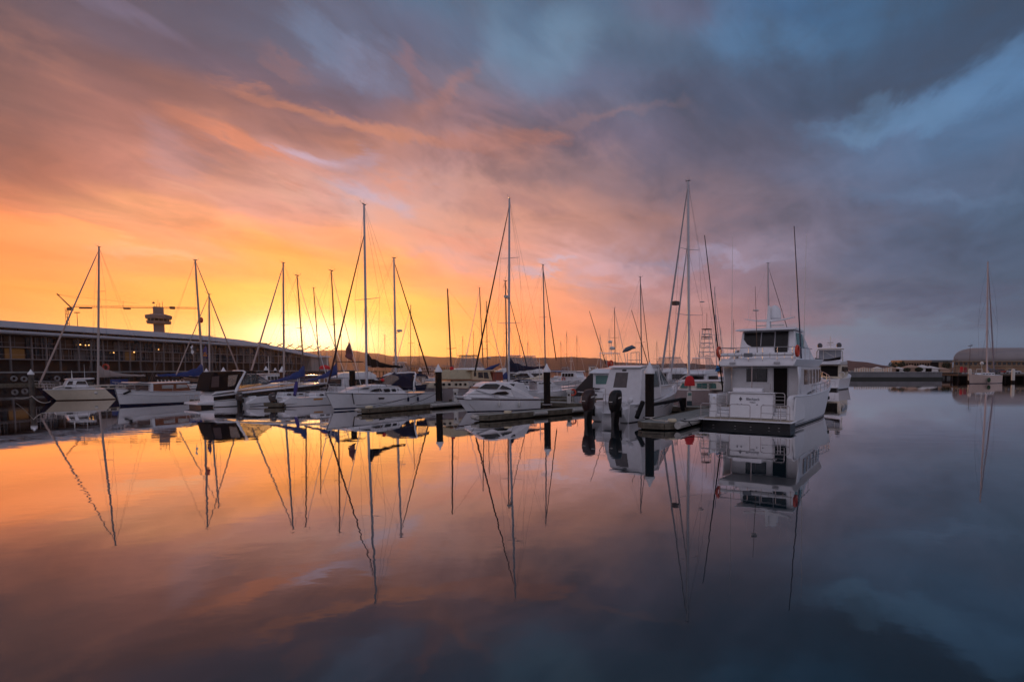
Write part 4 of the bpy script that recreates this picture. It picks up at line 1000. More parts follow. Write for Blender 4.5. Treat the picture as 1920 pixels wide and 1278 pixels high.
p = wl(1281, 763, .42); t = thing('dock_box', 'dark square box standing beside the red covered pedestal', 'box', (p.x, p.y, .42)); m = MB(); m.box(-.24,.24,-.2,.2,0,.78); obj('box', m, INTER, t, bevel=.02); m = MB(); m.box(-.42,-.25,-.18,.18,0,.8); obj('side_panel', m, GREYH, t)
# far pedestals and small items on the walkway
for px, py, lb in ((855,753,'slim white service pedestal behind the bow of the small white cruiser'),(1067,756,'white service pedestal on the walkway right of the tall pile')):
    p = wl(px, py, .42); t = thing('service_pedestal', lb, 'pedestal', (p.x, p.y, .42)); m = MB(); m.box(-.17,.17,-.15,.15,0,1.0); m.box(-.22,.22,-.18,.18,1.0,1.25); obj('cabinet', m, FENW, t, bevel=.04); m = MB(); m.box(-.1,.1,-.165,-.152,.7,.9); obj('panel', m, GLASS, t)
p = wl(1074, 754, .42); t = thing('life_ring_post', 'red life ring on a short post on the walkway', 'life ring', (p.x, p.y, .42)); m = MB(); m.tube([(0,.1,0),(0,.1,1.2)], .04, 6); obj('post', m, FENW, t); m = MB(); m.torus((0,0,.95), .28, .08, 'y', 16, 6); obj('life_ring', m, ORNG, t)
p = wl(1090.5, 754, .42); t = thing('traffic_cone', 'small orange and white cone on the walkway left of the outboard engines', 'cone', (p.x, p.y, .42)); m = MB(); m.box(-.2,.2,-.2,.2,0,.04); obj('base', m, ORNG, t); m = MB(); m.lathe([(.16,.04),(.03,.62)], n=12); obj('cone', m, mat('cone_pale', (.7,.5,.42), .5), t)
for px in (1080, 1085):
    p = wl(px, 754, .42); t = thing('dock_bin', 'grey round bin on the walkway, ' + ('nearer the red life ring' if px == 1080 else 'nearer the orange cone'), 'bin', (p.x, p.y, .42)); m = MB(); m.lathe([(.17,0),(.2,.6)], n=12); obj('body', m, mat('bin_grey', (.3,.3,.32), .6), t); m = MB(); m.lathe([(.21,.6),(.2,.66),(.05,.7)], n=12); obj('lid', m, FEND, t)
# dark gangway leaning up behind the outboard boat
a = at(1091, 741, 58); b = at(1122, 697, 74); t = thing('gangway', 'broad dark ramp rising behind the outboard boat', 'gangway', (a.x, a.y, 0))
m = MB(); w = Vector((1.3,.2,0)); P = [a-w*.9, a+w*1.2, b+w*1.0, b-w*.6]; P = [p-Vector((a.x,a.y,0)) for p in P]; m.plate(P, .12); obj('ramp', m, INTER, t)
m = MB()
for u, v in ((P[0],P[3]),(P[1],P[2])): m.tube([u+Vector((0,0,.05)), v+Vector((0,0,.05))], .05, 5)
obj('handrail', m, FEND, t)
# dock lines, as sagging ropes
def rope(a, b, sag, label, r=.022, m=ROPE):
    a, b = Vector(a), Vector(b); t = MB(); t.tube([a.lerp(b, f/12) - Vector((0,0,sag*4*(f/12)*(1-f/12))) for f in range(13)], r, 5)
    o = obj('mooring_line', t, m); tag(o, label, 'rope', 'mooring lines')
# ================================================================== the large motor yacht at the right
def big_yacht():
    h = R(28.5); B = Boat('motor_yacht', 'large white three-deck motor yacht seen from astern, biggest boat of all', 'motor yacht', (5.58, 33.5, 0), head=h, L=17.0)
    X = lambda xs: -8.5 + xs
    B.hull(5.9, (1.95, 2.0, 2.95), rake=1.3, tw=.955, bp=2.7, flare=.6, open_stern=True, stripes=((.0,.055,BLACK),(.075,.095,NAVY)), rubber=False)
    # deck from the house forward
    mb = MB(); rows = []
    for k in range(13):
        t = lerp(3/17, 1, k/12); a = B.pt(t,1,1); w = max(a.y-.02,.01); rows.append([(a.x,w,a.z-.25),(a.x,0,a.z-.15),(a.x,-w,a.z-.25)])
    mb.rows(rows); B.o('deck', mb, WHITE)
    mb = MB()
    for sd in (1,-1): mb.tube([B.pt(lerp(0,1,k/16),1,sd,-.04) for k in range(17)], .065, 7)
    B.o('cap_rail', mb, WHITE)
    for sd in (1,-1):
        mb = MB(); rows = []
        for k in range(17):
            a = B.pt(k/16, 1, sd, -.10 if k < 15 else -.03); rows.append([(a.x, a.y, a.z), (a.x, a.y, a.z-.85 if k < 4 else a.z-.3)])
        mb.rows(rows); B.o('bulwark_lining', mb, WHITE, solid=.03)
    mb = MB(); mb.box(X(.72), X(3.0), -2.45, 2.45, 1.05, 1.15); B.o('cockpit_sole', mb, TEAK)
    # stern block, steps, corner pods
    mb = MB(); mb.slab([(X(.0),.5,1.45),(X(.22),1.95,1.42),(X(.25),2.05,1.42),(X(.7),2.05,1.42),(X(.7),.5,1.45)]); tr = B.o('transom', mb, WHITE, bevel=.04)
    mb = MB(); mb.box(X(.12),X(.75),-1.55,1.55,2.053,2.12); B.o('transom_cap', mb, WHITE, tr, bevel=.03)
    mb = MB(); mb.box(X(.5),X(1.1),-.6,1.35,2.125,2.38); B.o('cockpit_locker', mb, WHITE, bevel=.05)
    for sd in (1,-1):
        for k in range(3):
            mb = MB(); y0, y1_ = sorted((sd*1.47, sd*2.28)); mb.box(X(.02+.26*k), X(.95), y0, y1_, .5+.215*k, .70+.215*k); B.o('step', mb, WHITE, bevel=.02)
        mb = MB(); y0, y1_ = sorted((sd*2.28, sd*2.83)); mb.slab([(X(-.02),.3,1),(X(.12),1.75,1),(X(.4),1.97,1),(X(2.6),1.97,1),(X(2.6),.3,1)]); mb.v = [(x, y0 if y > 0 else y1_, z) for x,y,z in mb.v]; B.o('quarter', mb, WHITE, bevel=.10)
    mb = MB(); mb.box(X(-1.3), X(-.01), -3.0, 3.0, .385, .475); pl = B.o('swim_platform', mb, WHITE, bevel=.045)
    mb = MB(); mb.box(X(-1.2), X(-.03), -2.85, 2.85, .477, .487); B.o('teak_grate', mb, TEAK, pl)
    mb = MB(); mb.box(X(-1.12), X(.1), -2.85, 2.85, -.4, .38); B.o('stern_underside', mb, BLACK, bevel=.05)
    mb = MB()
    for y in (2.0,.55,-.45,-1.6,-2.2): mb.lathe([(.07,0),(.06,.02)], (X(-1.14), y, .08), 8)
    B.o('outlet', mb, STEEL)
    # transom lettering
    rt = (R(90)+R(-8.6)*0, 0, R(-90))
    DK = mat('letter_dark', (.10,.10,.12), .5)
    nx = X(.145)
    text('name_lettering', 'Blackjack', .24, DK, tr, (nx, -.13, 1.70), rt); text('port_lettering', 'Hobart', .13, DK, tr, (nx-.02, -.13, 1.50), rt)
    mb = MB(); c = Vector((nx-.002, .68, 1.70)); mb.plate([c+Vector((0,0,.13)), c+Vector((0,-.11,0)), c+Vector((0,-.06,-.06)), c+Vector((0,0,-.02)), c+Vector((0,.06,-.06)), c+Vector((0,.11,0))], .01); mb.plate([c+Vector((0,.015,-.03)), c+Vector((0,.05,-.12)), c+Vector((0,-.05,-.12)), c+Vector((0,-.015,-.03))], .01); B.o('name_emblem', mb, DK, tr)
    mb = MB()
    for y in (.95,.68,-.35,-.75): 
        c = Vector((X(.10), y-.08, 1.36)); mb.plate([c+Vector((0,0,.045)),c+Vector((0,.05,0)),c+Vector((0,0,-.045)),c+Vector((0,-.05,0))], .012)
    B.o('transom_light', mb, DK, tr)
    text('quarter_mark', '33', .20, mat('letter_gold', (.35,.22,.08), .4), B.root, (X(-.03), 2.45, 1.72), rt)
    # gates and hoops
    def hoop(xs, ya, yb, z0, z1, r=.026, rungs=(), name='grab_rail', post=()):
        mb = MB(); c = .12; y0, y1_ = ya, yb; s_ = 1 if yb > ya else -1
        mb.tube([(X(xs),y0,z0),(X(xs),y0,z1-c),(X(xs),y0+s_*c*.3,z1-c*.3),(X(xs),y0+s_*c,z1),(X(xs),y1_-s_*c,z1),(X(xs),y1_-s_*c*.3,z1-c*.3),(X(xs),y1_,z1-c),(X(xs),y1_,z0)], r, 7)
        for z in rungs: mb.tube([(X(xs),y0,z),(X(xs),y1_,z)], r*.75, 6)
        for y in post: mb.tube([(X(xs),y,z0),(X(xs),y,z1)], r, 6)
        B.o(name, mb, STEEL)
    hoop(-1.18, 2.85, 1.5, .48, 1.43, rungs=(.95,)); hoop(-1.18, .90, -.42, .48, 1.43); hoop(-1.18, -1.1, -2.85, .48, 1.43, rungs=(.95,), post=(-2.3,-2.15))
    for sd in (1,-1):
        a, b = sd*1.55, sd*2.22; hoop(-.03, a, b, 1.22, 2.12, rungs=(1.24,1.45,1.68,1.9), name='gate')
    # rail round the foredeck and side decks
    mb = MB()
    for sd in (1,-1):
        top = [B.pt(lerp(.25,1,k/20),1,sd,-.06 if k<19 else 0)+Vector((0,0,.62)) for k in range(21)]; mb.tube(top, .024, 6); mb.tube([p-Vector((0,0,.3)) for p in top], .015, 5)
    B.o('side_rail', mb, STEEL)
    for sd in (1,-1):
        for k in range(11):
            p = B.pt(lerp(.25,.99,k/10),1,sd,-.06); mb = MB(); mb.tube([p,p+Vector((0,0,.62))], .02, 5); B.o('stanchion', mb, STEEL)
    # saloon
    B.house([(X(3.0),1.15,2.45),(X(3.0),3.72,2.40),(X(10.8),3.72,2.05),(X(12.8),2.9,1.5),(X(13.2),2.3,1.35),(X(13.2),2.0,1.35),(X(6),1.9,2.2)], name='saloon', bevel=.05)
    B.pane([(X(2.99),1.30,2.72),(X(2.99),-.16,2.72),(X(2.99),-.16,3.62),(X(2.99),1.30,3.62)], GLASS, 'saloon_window', th=.03)
    B.pane([(X(2.98),1.36,2.62),(X(2.98),-.22,2.62),(X(2.98),-.22,2.70),(X(2.98),1.36,2.70)], WHITE, 'window_sill', th=.05)
    B.pane([(X(2.99),.62,2.72),(X(2.96),.58,2.72),(X(2.96),.58,3.62),(X(2.99),.62,3.62)], STEEL, 'mullion', th=.02)
    B.pane([(X(2.99),-.62,1.16),(X(2.99),-1.56,1.16),(X(2.99),-1.56,3.66),(X(2.99),-.62,3.66)], INTER, 'saloon_door', th=.03)
    mb = MB(); mb.tube([(X(2.94),-.60,1.16),(X(2.94),-.60,3.68)], .03, 4); mb.tube([(X(2.94),-1.58,1.16),(X(2.94),-1.58,3.68)], .03, 4); B.o('door_frame', mb, WHITE)
    mb = MB(); mb.tube([(X(2.9),-.42,2.2),(X(2.9),-.42,2.6)], .02, 5); B.o('door_handle', mb, STEEL)
    B.sidepane([(X(4.2),2.55,2.40),(X(10.0),2.6,2.13),(X(10.9),2.75,2.05),(X(10.3),3.55,2.08),(X(4.2),3.55,2.37)], mat('brown_glass', (.10,.045,.02), .12, var=.1, coat=.8), 'saloon_side_window')
    for sd in (1,-1):
        for k in range(1,5): x = X(4.2+k*1.25); mb = MB(); mb.tube([(x, sd*(2.45-k*.055), 2.5),(x, sd*(2.42-k*.055), 3.6)], .03, 4); B.o('mullion', mb, WHITE)
    # cockpit wing screens
    for sd in (1,-1):
        mb = MB(); rows = []
        for k in range(7):
            f = k/6; rows.append([(X(3.0-1.15*f), sd*(2.44+.10*math.sin(f*1.5)), 1.95+.0*f), (X(3.0-1.0*f), sd*(2.43+.12*math.sin(f*1.5)), 2.9), (X(3.0-1.3*f), sd*(2.42+.10*math.sin(f*1.5)), 3.74)])
        mb.rows(rows); B.o('wing_screen', mb, WHITE, solid=.06)
    for y in (.35,): mb = MB(); mb.tube([(X(1.35),y,2.0),(X(1.35),y,3.75)], .032, 8); B.o('canopy_post', mb, STEEL)
    # boat deck
    B.house([(X(.95),3.76,2.45),(X(1.0),4.05,2.62),(X(1.25),4.27,2.55),(X(11.6),4.35,2.15),(X(13.0),4.0,1.6),(X(12.6),3.74,1.5),(X(3),3.73,2.42)], name='boat_deck', bevel=.08)
    for y in (1.55,-1.42): B.pane([(X(.93),y+.2,3.9),(X(.93),y-.2,3.9),(X(.95),y-.2,4.04),(X(.95),y+.2,4.04)], mat('lamp_lens', (.35,.35,.36), .3), 'deck_lamp', th=.03)
    mb = MB(); mb.tube([(X(1.1),2.35,4.53),(X(1.1),-2.35,4.53)], .115, 12); mb.ball((X(1.1),2.35,4.53),.115,10,6); mb.ball((X(1.1),-2.35,4.53),.115,10,6); B.o('boom_tube', mb, WHITE)
    mb = MB()
    pts = [(X(6.2),2.45,5.0),(X(3),2.5,5.0),(X(1.15),2.5,4.98),(X(1.0),2.4,4.98),(X(1.0),-2.4,4.98),(X(1.15),-2.5,4.98),(X(3),-2.5,5.0),(X(6.2),-2.4,5.0)]; mb.tube(pts, .025, 6); B.o('deck_rail', mb, STEEL)
    for y in (2.38,1.42,.47,-.47,-1.42,-2.38): mb = MB(); mb.tube([(X(.98),y,4.1),(X(1.0),y,4.98)], .022, 5); B.o('rail_post', mb, STEEL)
    for y in (1.9,.95,0,-.95,-1.9): mb = MB(); mb.tube([(X(.97),y,4.3),(X(.97),y,4.62)], .02, 5); B.o('rail_post', mb, STEEL)
    for sd in (1,-1):
        for x in (2.4,3.8,5.2): mb = MB(); mb.tube([(X(x),sd*2.49,4.25),(X(x),sd*2.49,5.0)], .02, 5); B.o('rail_post', mb, STEEL)
    mb = MB(); mb.box(X(.80),X(.92),.15,.75,4.36,4.62); B.o('flood_lamp', mb, mat('lamp_grey', (.16,.17,.19), .4), bevel=.05)
    for sd in (1,-1): B.ring((X(1.25), sd*2.62, 4.72), .31, .085)
    before = set(S.objects)
    # upper lounge
    B.house([(X(4.4),4.3,2.12),(X(4.75),6.27,1.9),(X(7.6),6.27,1.75),(X(9.4),5.2,1.85),(X(11.2),4.36,1.8)], name='upper_lounge', bevel=.10)
    SHD = mat('lounge_glass', (.012,.011,.012), .15, spec=.25)
    zx = lambda z: X(4.4 + (z-4.3)/1.97*.35) - .012
    B.pane([(zx(6.2),1.72,6.2),(zx(5.7),1.72,5.7),(zx(5.35),1.45,5.35),(zx(5.17),1.1,5.17),(zx(5.17),-.52,5.17),(zx(6.2),-.52,6.2)], SHD, 'lounge_window', th=-.02)
    B.pane([(zx(6.22),-.60,6.22),(zx(4.75),-.60,4.75),(zx(4.75),-1.5,4.75),(zx(6.22),-1.5,6.22)], SHD, 'lounge_door', th=-.02)
    for y in (.42,-.56,-1.53): mb = MB(); mb.tube([(zx(4.9)-.02,y,4.9 if y<0 else 5.22),(zx(6.22)-.02,y,6.22)], .035, 4); B.o('mullion', mb, ALU)
    B.sidepane([(X(5.1),5.1,2.03),(X(7.6),5.1,1.91),(X(7.0),6.1,1.86),(X(5.1),6.1,1.93)], GREENG, 'lounge_side_window')
    for sd in (1,-1):
        mb = MB(); mb.plate([(X(3.4),sd*2.35,4.3),(X(4.6),sd*2.22,4.95),(X(8.5),sd*2.05,4.95),(X(10),sd*2.0,4.35)][::sd], .08); B.o('side_coaming', mb, WHITE)
    B.house([(X(3.95),6.27,2.1),(X(4.0),6.36,2.2),(X(4.6),6.47,2.0),(X(7.6),6.45,1.8),(X(8.2),6.33,1.7),(X(8.1),6.28,1.7)], name='hardtop', bevel=.05)
    for y in (1.15,-.2): mb = MB(); mb.ball((X(4.9),y,5.0),.3,10,6); B.o('seat_back', mb, INTER)
    # mast with wings and dome
    mb = MB(); mb.slab([(X(5.85),6.4,.15),(X(6.3),6.4,.15),(X(6.2),8.15,.08),(X(6.0),8.2,.08)]); ms_ = B.o('radar_mast', mb, WHITE, bevel=.03)
    for sd in (1,-1):
        mb = MB(); mb.slab([(X(5.9),7.32,.1)]*1 + [(X(6.3),7.32,.1),(X(6.3),7.4,.1),(X(5.9),7.4,.1)]); mb = MB()
        mb.rows([[(X(5.9),sd*.1,7.02),(X(6.4),sd*.1,7.02),(X(6.4),sd*.1,7.2),(X(5.9),sd*.1,7.2)],[(X(5.98),sd*1.0,7.1),(X(6.3),sd*1.0,7.1),(X(6.3),sd*1.0,7.19),(X(5.98),sd*1.0,7.19)],[(X(6.05),sd*1.85,7.27),(X(6.25),sd*1.85,7.27),(X(6.25),sd*1.85,7.32),(X(6.05),sd*1.85,7.32)]], close=True); B.o('mast_wing', mb, WHITE, ms_)
    mb = MB(); mb.box(X(5.95),X(6.25),-1.1,-.2,6.72,6.8); mb.box(X(5.95),X(6.25),.2,.9,6.74,6.8); B.o('radar_scanner', mb, FENW, ms_)
    B.dome((X(6.7),-.22,7.42),.50,sz=1.4)
    for y, hh in ((1.55,1.6),(-1.0,1.55),(-1.6,1.7),(.9,1.3)): B.aerial((X(6.1),y,7.22), hh, .012)
    for o_ in set(S.objects) - before: 
        if o_.parent == B.root: o_.location.y += .72 if o_.name.split('.')[0] in ('radar_mast','radome','whip_aerial') else .38
    # whips and long poles, set to the photographed tips
    def pole(b, a, r0, r1, m, name):
        mb = MB(); mb.tube([B.l(b), B.l(a)], r0, 6, r2=r1); B.o(name, mb, m)
    pole(at(1505,722,36.4), at(1489,424,36.4), .065, .03, NAVY, 'outrigger_pole'); pole(at(1507,650,38.6), at(1512,438,38.6), .03, .008, FENW, 'whip_aerial')
    pole(at(1372,655,38.5), at(1373.5,440,38.5), .03, .008, FENW, 'whip_aerial'); pole(at(1420,668,34.9), at(1416,537,34.9), .028, .012, DALU, 'whip_aerial')
    mb = MB(); p = B.l(at(1417,583,34.9)); mb.lathe([(.02,0),(.22,.02),(.22,.06),(.02,.10)], p, 10); B.o('aerial_disc', mb, FENW)
    mb = MB(); mb.tube([(X(1.0),0,0)]*1+[(X(1.0),0,0)], .01) if False else None
    for x in (10.5,13.0): B.pane([B.pt(x/17,.62,-1,.02)+Vector((-.35,0,-.12)), B.pt((x+.0)/17,.62,-1,.02)+Vector((.45,.0,-.12)), B.pt(x/17,.62,-1,.02)+Vector((.4,0,.14)), B.pt(x/17,.62,-1,.02)+Vector((-.3,0,.14))], INTER, 'hull_vent', th=.015)
    return B
big_yacht()
p = B_ = None

# ================================================================== white outboard boat
def outboard_boat():
    B = Boat('fishing_boat', 'white hardtop fishing boat with two black outboard engines, behind the thick capped pile', 'motor boat', (-3.42,36.0,0), head=R(29), L=8.7)
    X = lambda xs: -4.35 + xs
    DKG = mat('keel_grey', (.05,.05,.055), .5)
    B.hull(3.3, (1.22,1.42,2.25), rake=1.0, tw=.93, bp=2.5, flare=.55, stripes=((0,.05,DKG),), tr=.0)
    # raised stern pods that carry the engines
    for y in (1.08,-1.08):
        mb = MB(); mb.slab([(X(-.55),.95,1),(X(-.55),.62,1),(X(-.15),.05,1),(X(.3),-.1,1),(X(.3),1.1,1),(X(-.2),1.0,1)]); mb.v = [(x, y+.34*(1 if yy>0 else -1), z) for x,yy,z in mb.v]; B.o('engine_pod', mb, WHITE, bevel=.04)
        outboard(B, (X(-.62), y, 1.08), 1.28, mat('outboard_maroon',(.030,.012,.012),.35,spec=.4) if y > 0 else None)
    mb = MB(); mb.box(X(-.5),X(.02),-.55,.55,.60,.68); B.o('boarding_platform', mb, WHITE, bevel=.03)
    mb = MB(); mb.box(X(-.02),X(.5),-1.25,1.25,1.1,1.45); B.o('bait_station', mb, WHITE, bevel=.06)
    mb = MB(); mb.ball((X(.35),-1.35,1.5), .2, 10, 6); B.o('fender_ball', mb, WHITE)
    # stern rails
    mb = MB()
    for y0,y1_,z in ((1.3,.35,2.3),(-.15,-.6,2.1)):
        mb.tube([(X(-.1),y0,1.2),(X(-.1),y0,z-.08),(X(-.1),y0-.08,z),(X(-.1),y1_+.08,z),(X(-.1),y1_,z-.08),(X(-.1),y1_,1.2)], .02, 6)
    for y in (.3,-.35): mb.tube([(X(-.45),y,.68),(X(-.45),y,1.9)], .018, 5)
    mb.tube([(X(-.45),.3,1.9),(X(-.45),-.35,1.9)], .018, 5); mb.tube([(X(-.45),.3,1.3),(X(-.45),-.35,1.3)], .014, 5)
    B.o('stern_rail', mb, STEEL)
    # canvas-backed hardtop cabin
    B.house([(X(1.25),1.2,1.56),(X(1.45),2.2,1.52),(X(1.85),3.62,1.32),(X(2.2),3.66,1.32),(X(4.3),3.66,1.22),(X(4.35),1.5,1.50)], CANV, 'canvas_enclosure', bevel=.05)
    B.house([(X(1.65),3.665,1.33),(X(1.72),3.76,1.38),(X(2.4),3.86,1.32),(X(4.6),3.88,1.2),(X(5.05),3.74,1.0),(X(4.9),3.665,1.0)], WHITE, 'hardtop', bevel=.05)
    zx = lambda z: X(1.45 + (z-2.2)/1.42*.4) - .012
    B.pane([(zx(3.35),.75,3.35),(zx(2.3),.80,2.3),(zx(2.3),-.32,2.3),(zx(3.35),-.28,3.35)], mat('rear_screen', (.07,.055,.055), .15, var=.25), 'rear_window', th=-.02)
    B.pane([(zx(3.56),.25,3.56),(zx(3.44),.25,3.44),(zx(3.44),-.1,3.44),(zx(3.56),-.1,3.56)], FEND, 'nav_lamp', th=-.04)
    # wheelhouse glass ahead of the canvas
    B.house([(X(4.36),1.5,1.46),(X(4.36),2.42,1.40),(X(6.5),2.42,1.05),(X(7.6),2.36,.72),(X(8.3),2.05,.3),(X(8.3),1.8,.3),(X(6.0),1.5,1.1)], WHITE, 'fore_cabin', bevel=.06)
    mb = MB(); mb.slab([(X(4.37),2.43,1.37),(X(4.37),3.66,1.20),(X(5.0),3.66,.98),(X(6.5),2.43,.98)]); B.o('windscreen', mb, WSCR, smooth=False)
    for sd in (1,-1):
        mb = MB()
        for a, b in (((X(4.40),sd*1.39,2.42),(X(4.40),sd*1.21,3.68)),((X(5.02),sd*1.0,3.66),(X(6.5),sd*1.0,2.44)),((X(5.2),sd*1.22,2.44),(X(4.75),sd*1.06,3.66))): mb.tube([a,b], .035, 5)
        B.o('screen_frame', mb, WHITE)
        mb = MB(); mb.plate([(X(2.6),sd*1.50,2.3),(X(4.2),sd*1.43,2.3),(X(4.2),sd*1.26,3.45),(X(2.6),sd*1.34,3.45)][::sd], .02); B.o('side_screen', mb, WSCR)
    mb = MB(); mb.plate([(X(6.7),.25,2.44),(X(7.25),.25,2.42),(X(7.25),-.25,2.42),(X(6.7),-.25,2.44)], .04); B.o('fore_hatch', mb, GLASS)
    for sd in (-1,1): 
        mb = MB(); top = [B.pt(lerp(.72,1,k/8),1,sd)+Vector((0,0,.5)) for k in range(9)]; mb.tube(top,.02,6)
        for p in top[::2]: mb.tube([p,p-Vector((0,0,.5))],.018,5)
        B.o('bow_rail', mb, STEEL)
    # hull marks on the near side
    DK = mat('letter_dark', (.10,.10,.12), .5)
    p0 = B.pt(.09,.62,-1,.02); ang = 0
    text('hull_number', '4505', .26, DK, B.root, p0+Vector((.15,-.0,-.02)), (R(86),0,R(-1.5)))
    mb = MB()
    for t0, t1, q0, q1 in ((.05,.17,.86,.92),(.09,.15,.80,.86)):
        mb.plate([B.pt(t0,q0,-1,.012), B.pt(t1,(q0+q1)/2-.02,-1,.012), B.pt(t1-.01,q1,-1,.012), B.pt(t0+.03,q1,-1,.012)], .008)
    for t0, t1, q0, q1 in ((.42,.76,.60,.80),(.50,.72,.52,.74)):
        mb.plate([B.pt(t0,q0,-1,.014), B.pt((t0+t1)/2,q0+.08,-1,.014), B.pt(t1,q1,-1,.014), B.pt((t0+t1)/2,q0+.13,-1,.014)], .008)
    B.o('hull_graphic', mb, DK)
outboard_boat()
def side_fender():
    a = wl(1192, 783, .48); t = thing('dock_fender', 'black padded fender frame on the pontoon along the outboard boat', 'fender', (a.x+.2, a.y, .42), R(66.4)); m = MB()
    m.tube([(2.2,.1,.75),(7.6,.1,.85)], .12, 8); m.tube([(7.5,.1,.85),(7.8,.0,0)], .16, 8); m.tube([(2.3,.1,.75),(1.9,.0,.1)], .13, 8); m.tube([(.2,.25,.05),(1.1,.25,1.0)], .16, 8); obj('pad', m, FEND, t)
side_fender()

# ================================================================== small white cruiser
def small_cruiser():
    B = Boat('sport_cruiser', 'small white sport cruiser with swept dark windows, moored at the middle pontoon', 'motor boat', wl(1003,765), wl(876,772)); w = 1.15
    P = lambda px, py, ww=w: (lambda q: (q.x, q.z, ww))(B.px(px, py, ww))
    L = B.L
    B.hull(2.5, (.95,1.12,1.35), rake=1.0, tw=.85, bp=2.3, flare=.42, m=WHITE, stripes=((.80,.90,mat('maroon_stripe',(.06,.03,.04),.3)),(0,.05,NAVY)))
    z = lambda x: B.dz(x)
    x = lambda px, py=740: B.px(px, py, 1.0).x
    B.house([P(868,745,.25), P(905,722,.72), P(921,718,.85), P(952,717,.95), P(966,726,1.05), P(1000,742,1.12), P(1003,752,1.12), P(930,749,1.14), P(872,748,.5)], WHITE, 'deck_moulding', bevel=.05)
    B.house([P(893,731,.78), P(908,718.5,.82), P(920,716,.82), P(972,716,.85), P(984,727,1.0), P(990,744,1.06), P(940,746,1.06)], WHITE, 'cabin', bevel=.06)
    B.sidepane([P(896,728.5,.80), P(910,719.5,.845), P(940,719,.86), P(932,729,1.02)], GLASS, 'windscreen')
    B.pane([Vector((P(896,728.6,.8)[0]+.05, .74, P(896,728.6,.8)[1]+.02)), Vector((P(896,728.6,.8)[0]+.05,-.74,P(896,728.6,.8)[1]+.02)), Vector((P(910,719.4,.8)[0]+.03,-.76,P(910,719.4,.8)[1])), Vector((P(910,719.4,.8)[0]+.03,.76,P(910,719.4,.8)[1]))], GLASS, 'front_window', th=.04)
    B.sidepane([P(943,719,.87), P(967,719,.88), P(958,730,1.03), P(937,728.5,1.03)], GLASS, 'side_window')
    B.sidepane([P(921,739,1.13), P(932,734.5,1.12), P(948,733,1.10), P(955,737,1.10), P(950,739.5,1.12)], GLASS, 'cabin_light')
    B.house([P(966,717,.88), P(982,717,.9), P(990,730,1.02), P(996,745,1.1), P(965,745,1.1), P(958,731,1.04)], CANV, 'cockpit_canvas', bevel=.04)
    mb = MB()
    for sd in (1,-1):
        pts = [Vector((P(862,748)[0], sd*.1, P(862,742)[1])), Vector((P(880,742)[0], sd*.5, P(880,739)[1])), Vector((P(930,745)[0], sd*1.02, P(930,740)[1]+.1)), Vector((P(970,748)[0], sd*1.12, P(970,746)[1]))]
        mb.tube(pts, .018, 5)
        for p in pts[:-1]: mb.tube([p, Vector((p.x+.12, p.y*1.05, p.z-.42))], .014, 4)
    B.o('bow_rail', mb, STEEL)
    mb = MB(); q = B.px(990,748,1.0); mb.ball((q.x, .4, 1.1), .25, 8, 6); B.o('stern_light', mb, WHITE)
    fenders(B, (.35,.6), 1, .10, .5)
    rope(B.root.location + Vector((0,0,0)) + Vector((0,0,0)) if False else wl(880,757,1.1), wl(893,771,.5), .02, 'pale bow line of the small white cruiser', m=ROPEW)
    return B
small_cruiser()

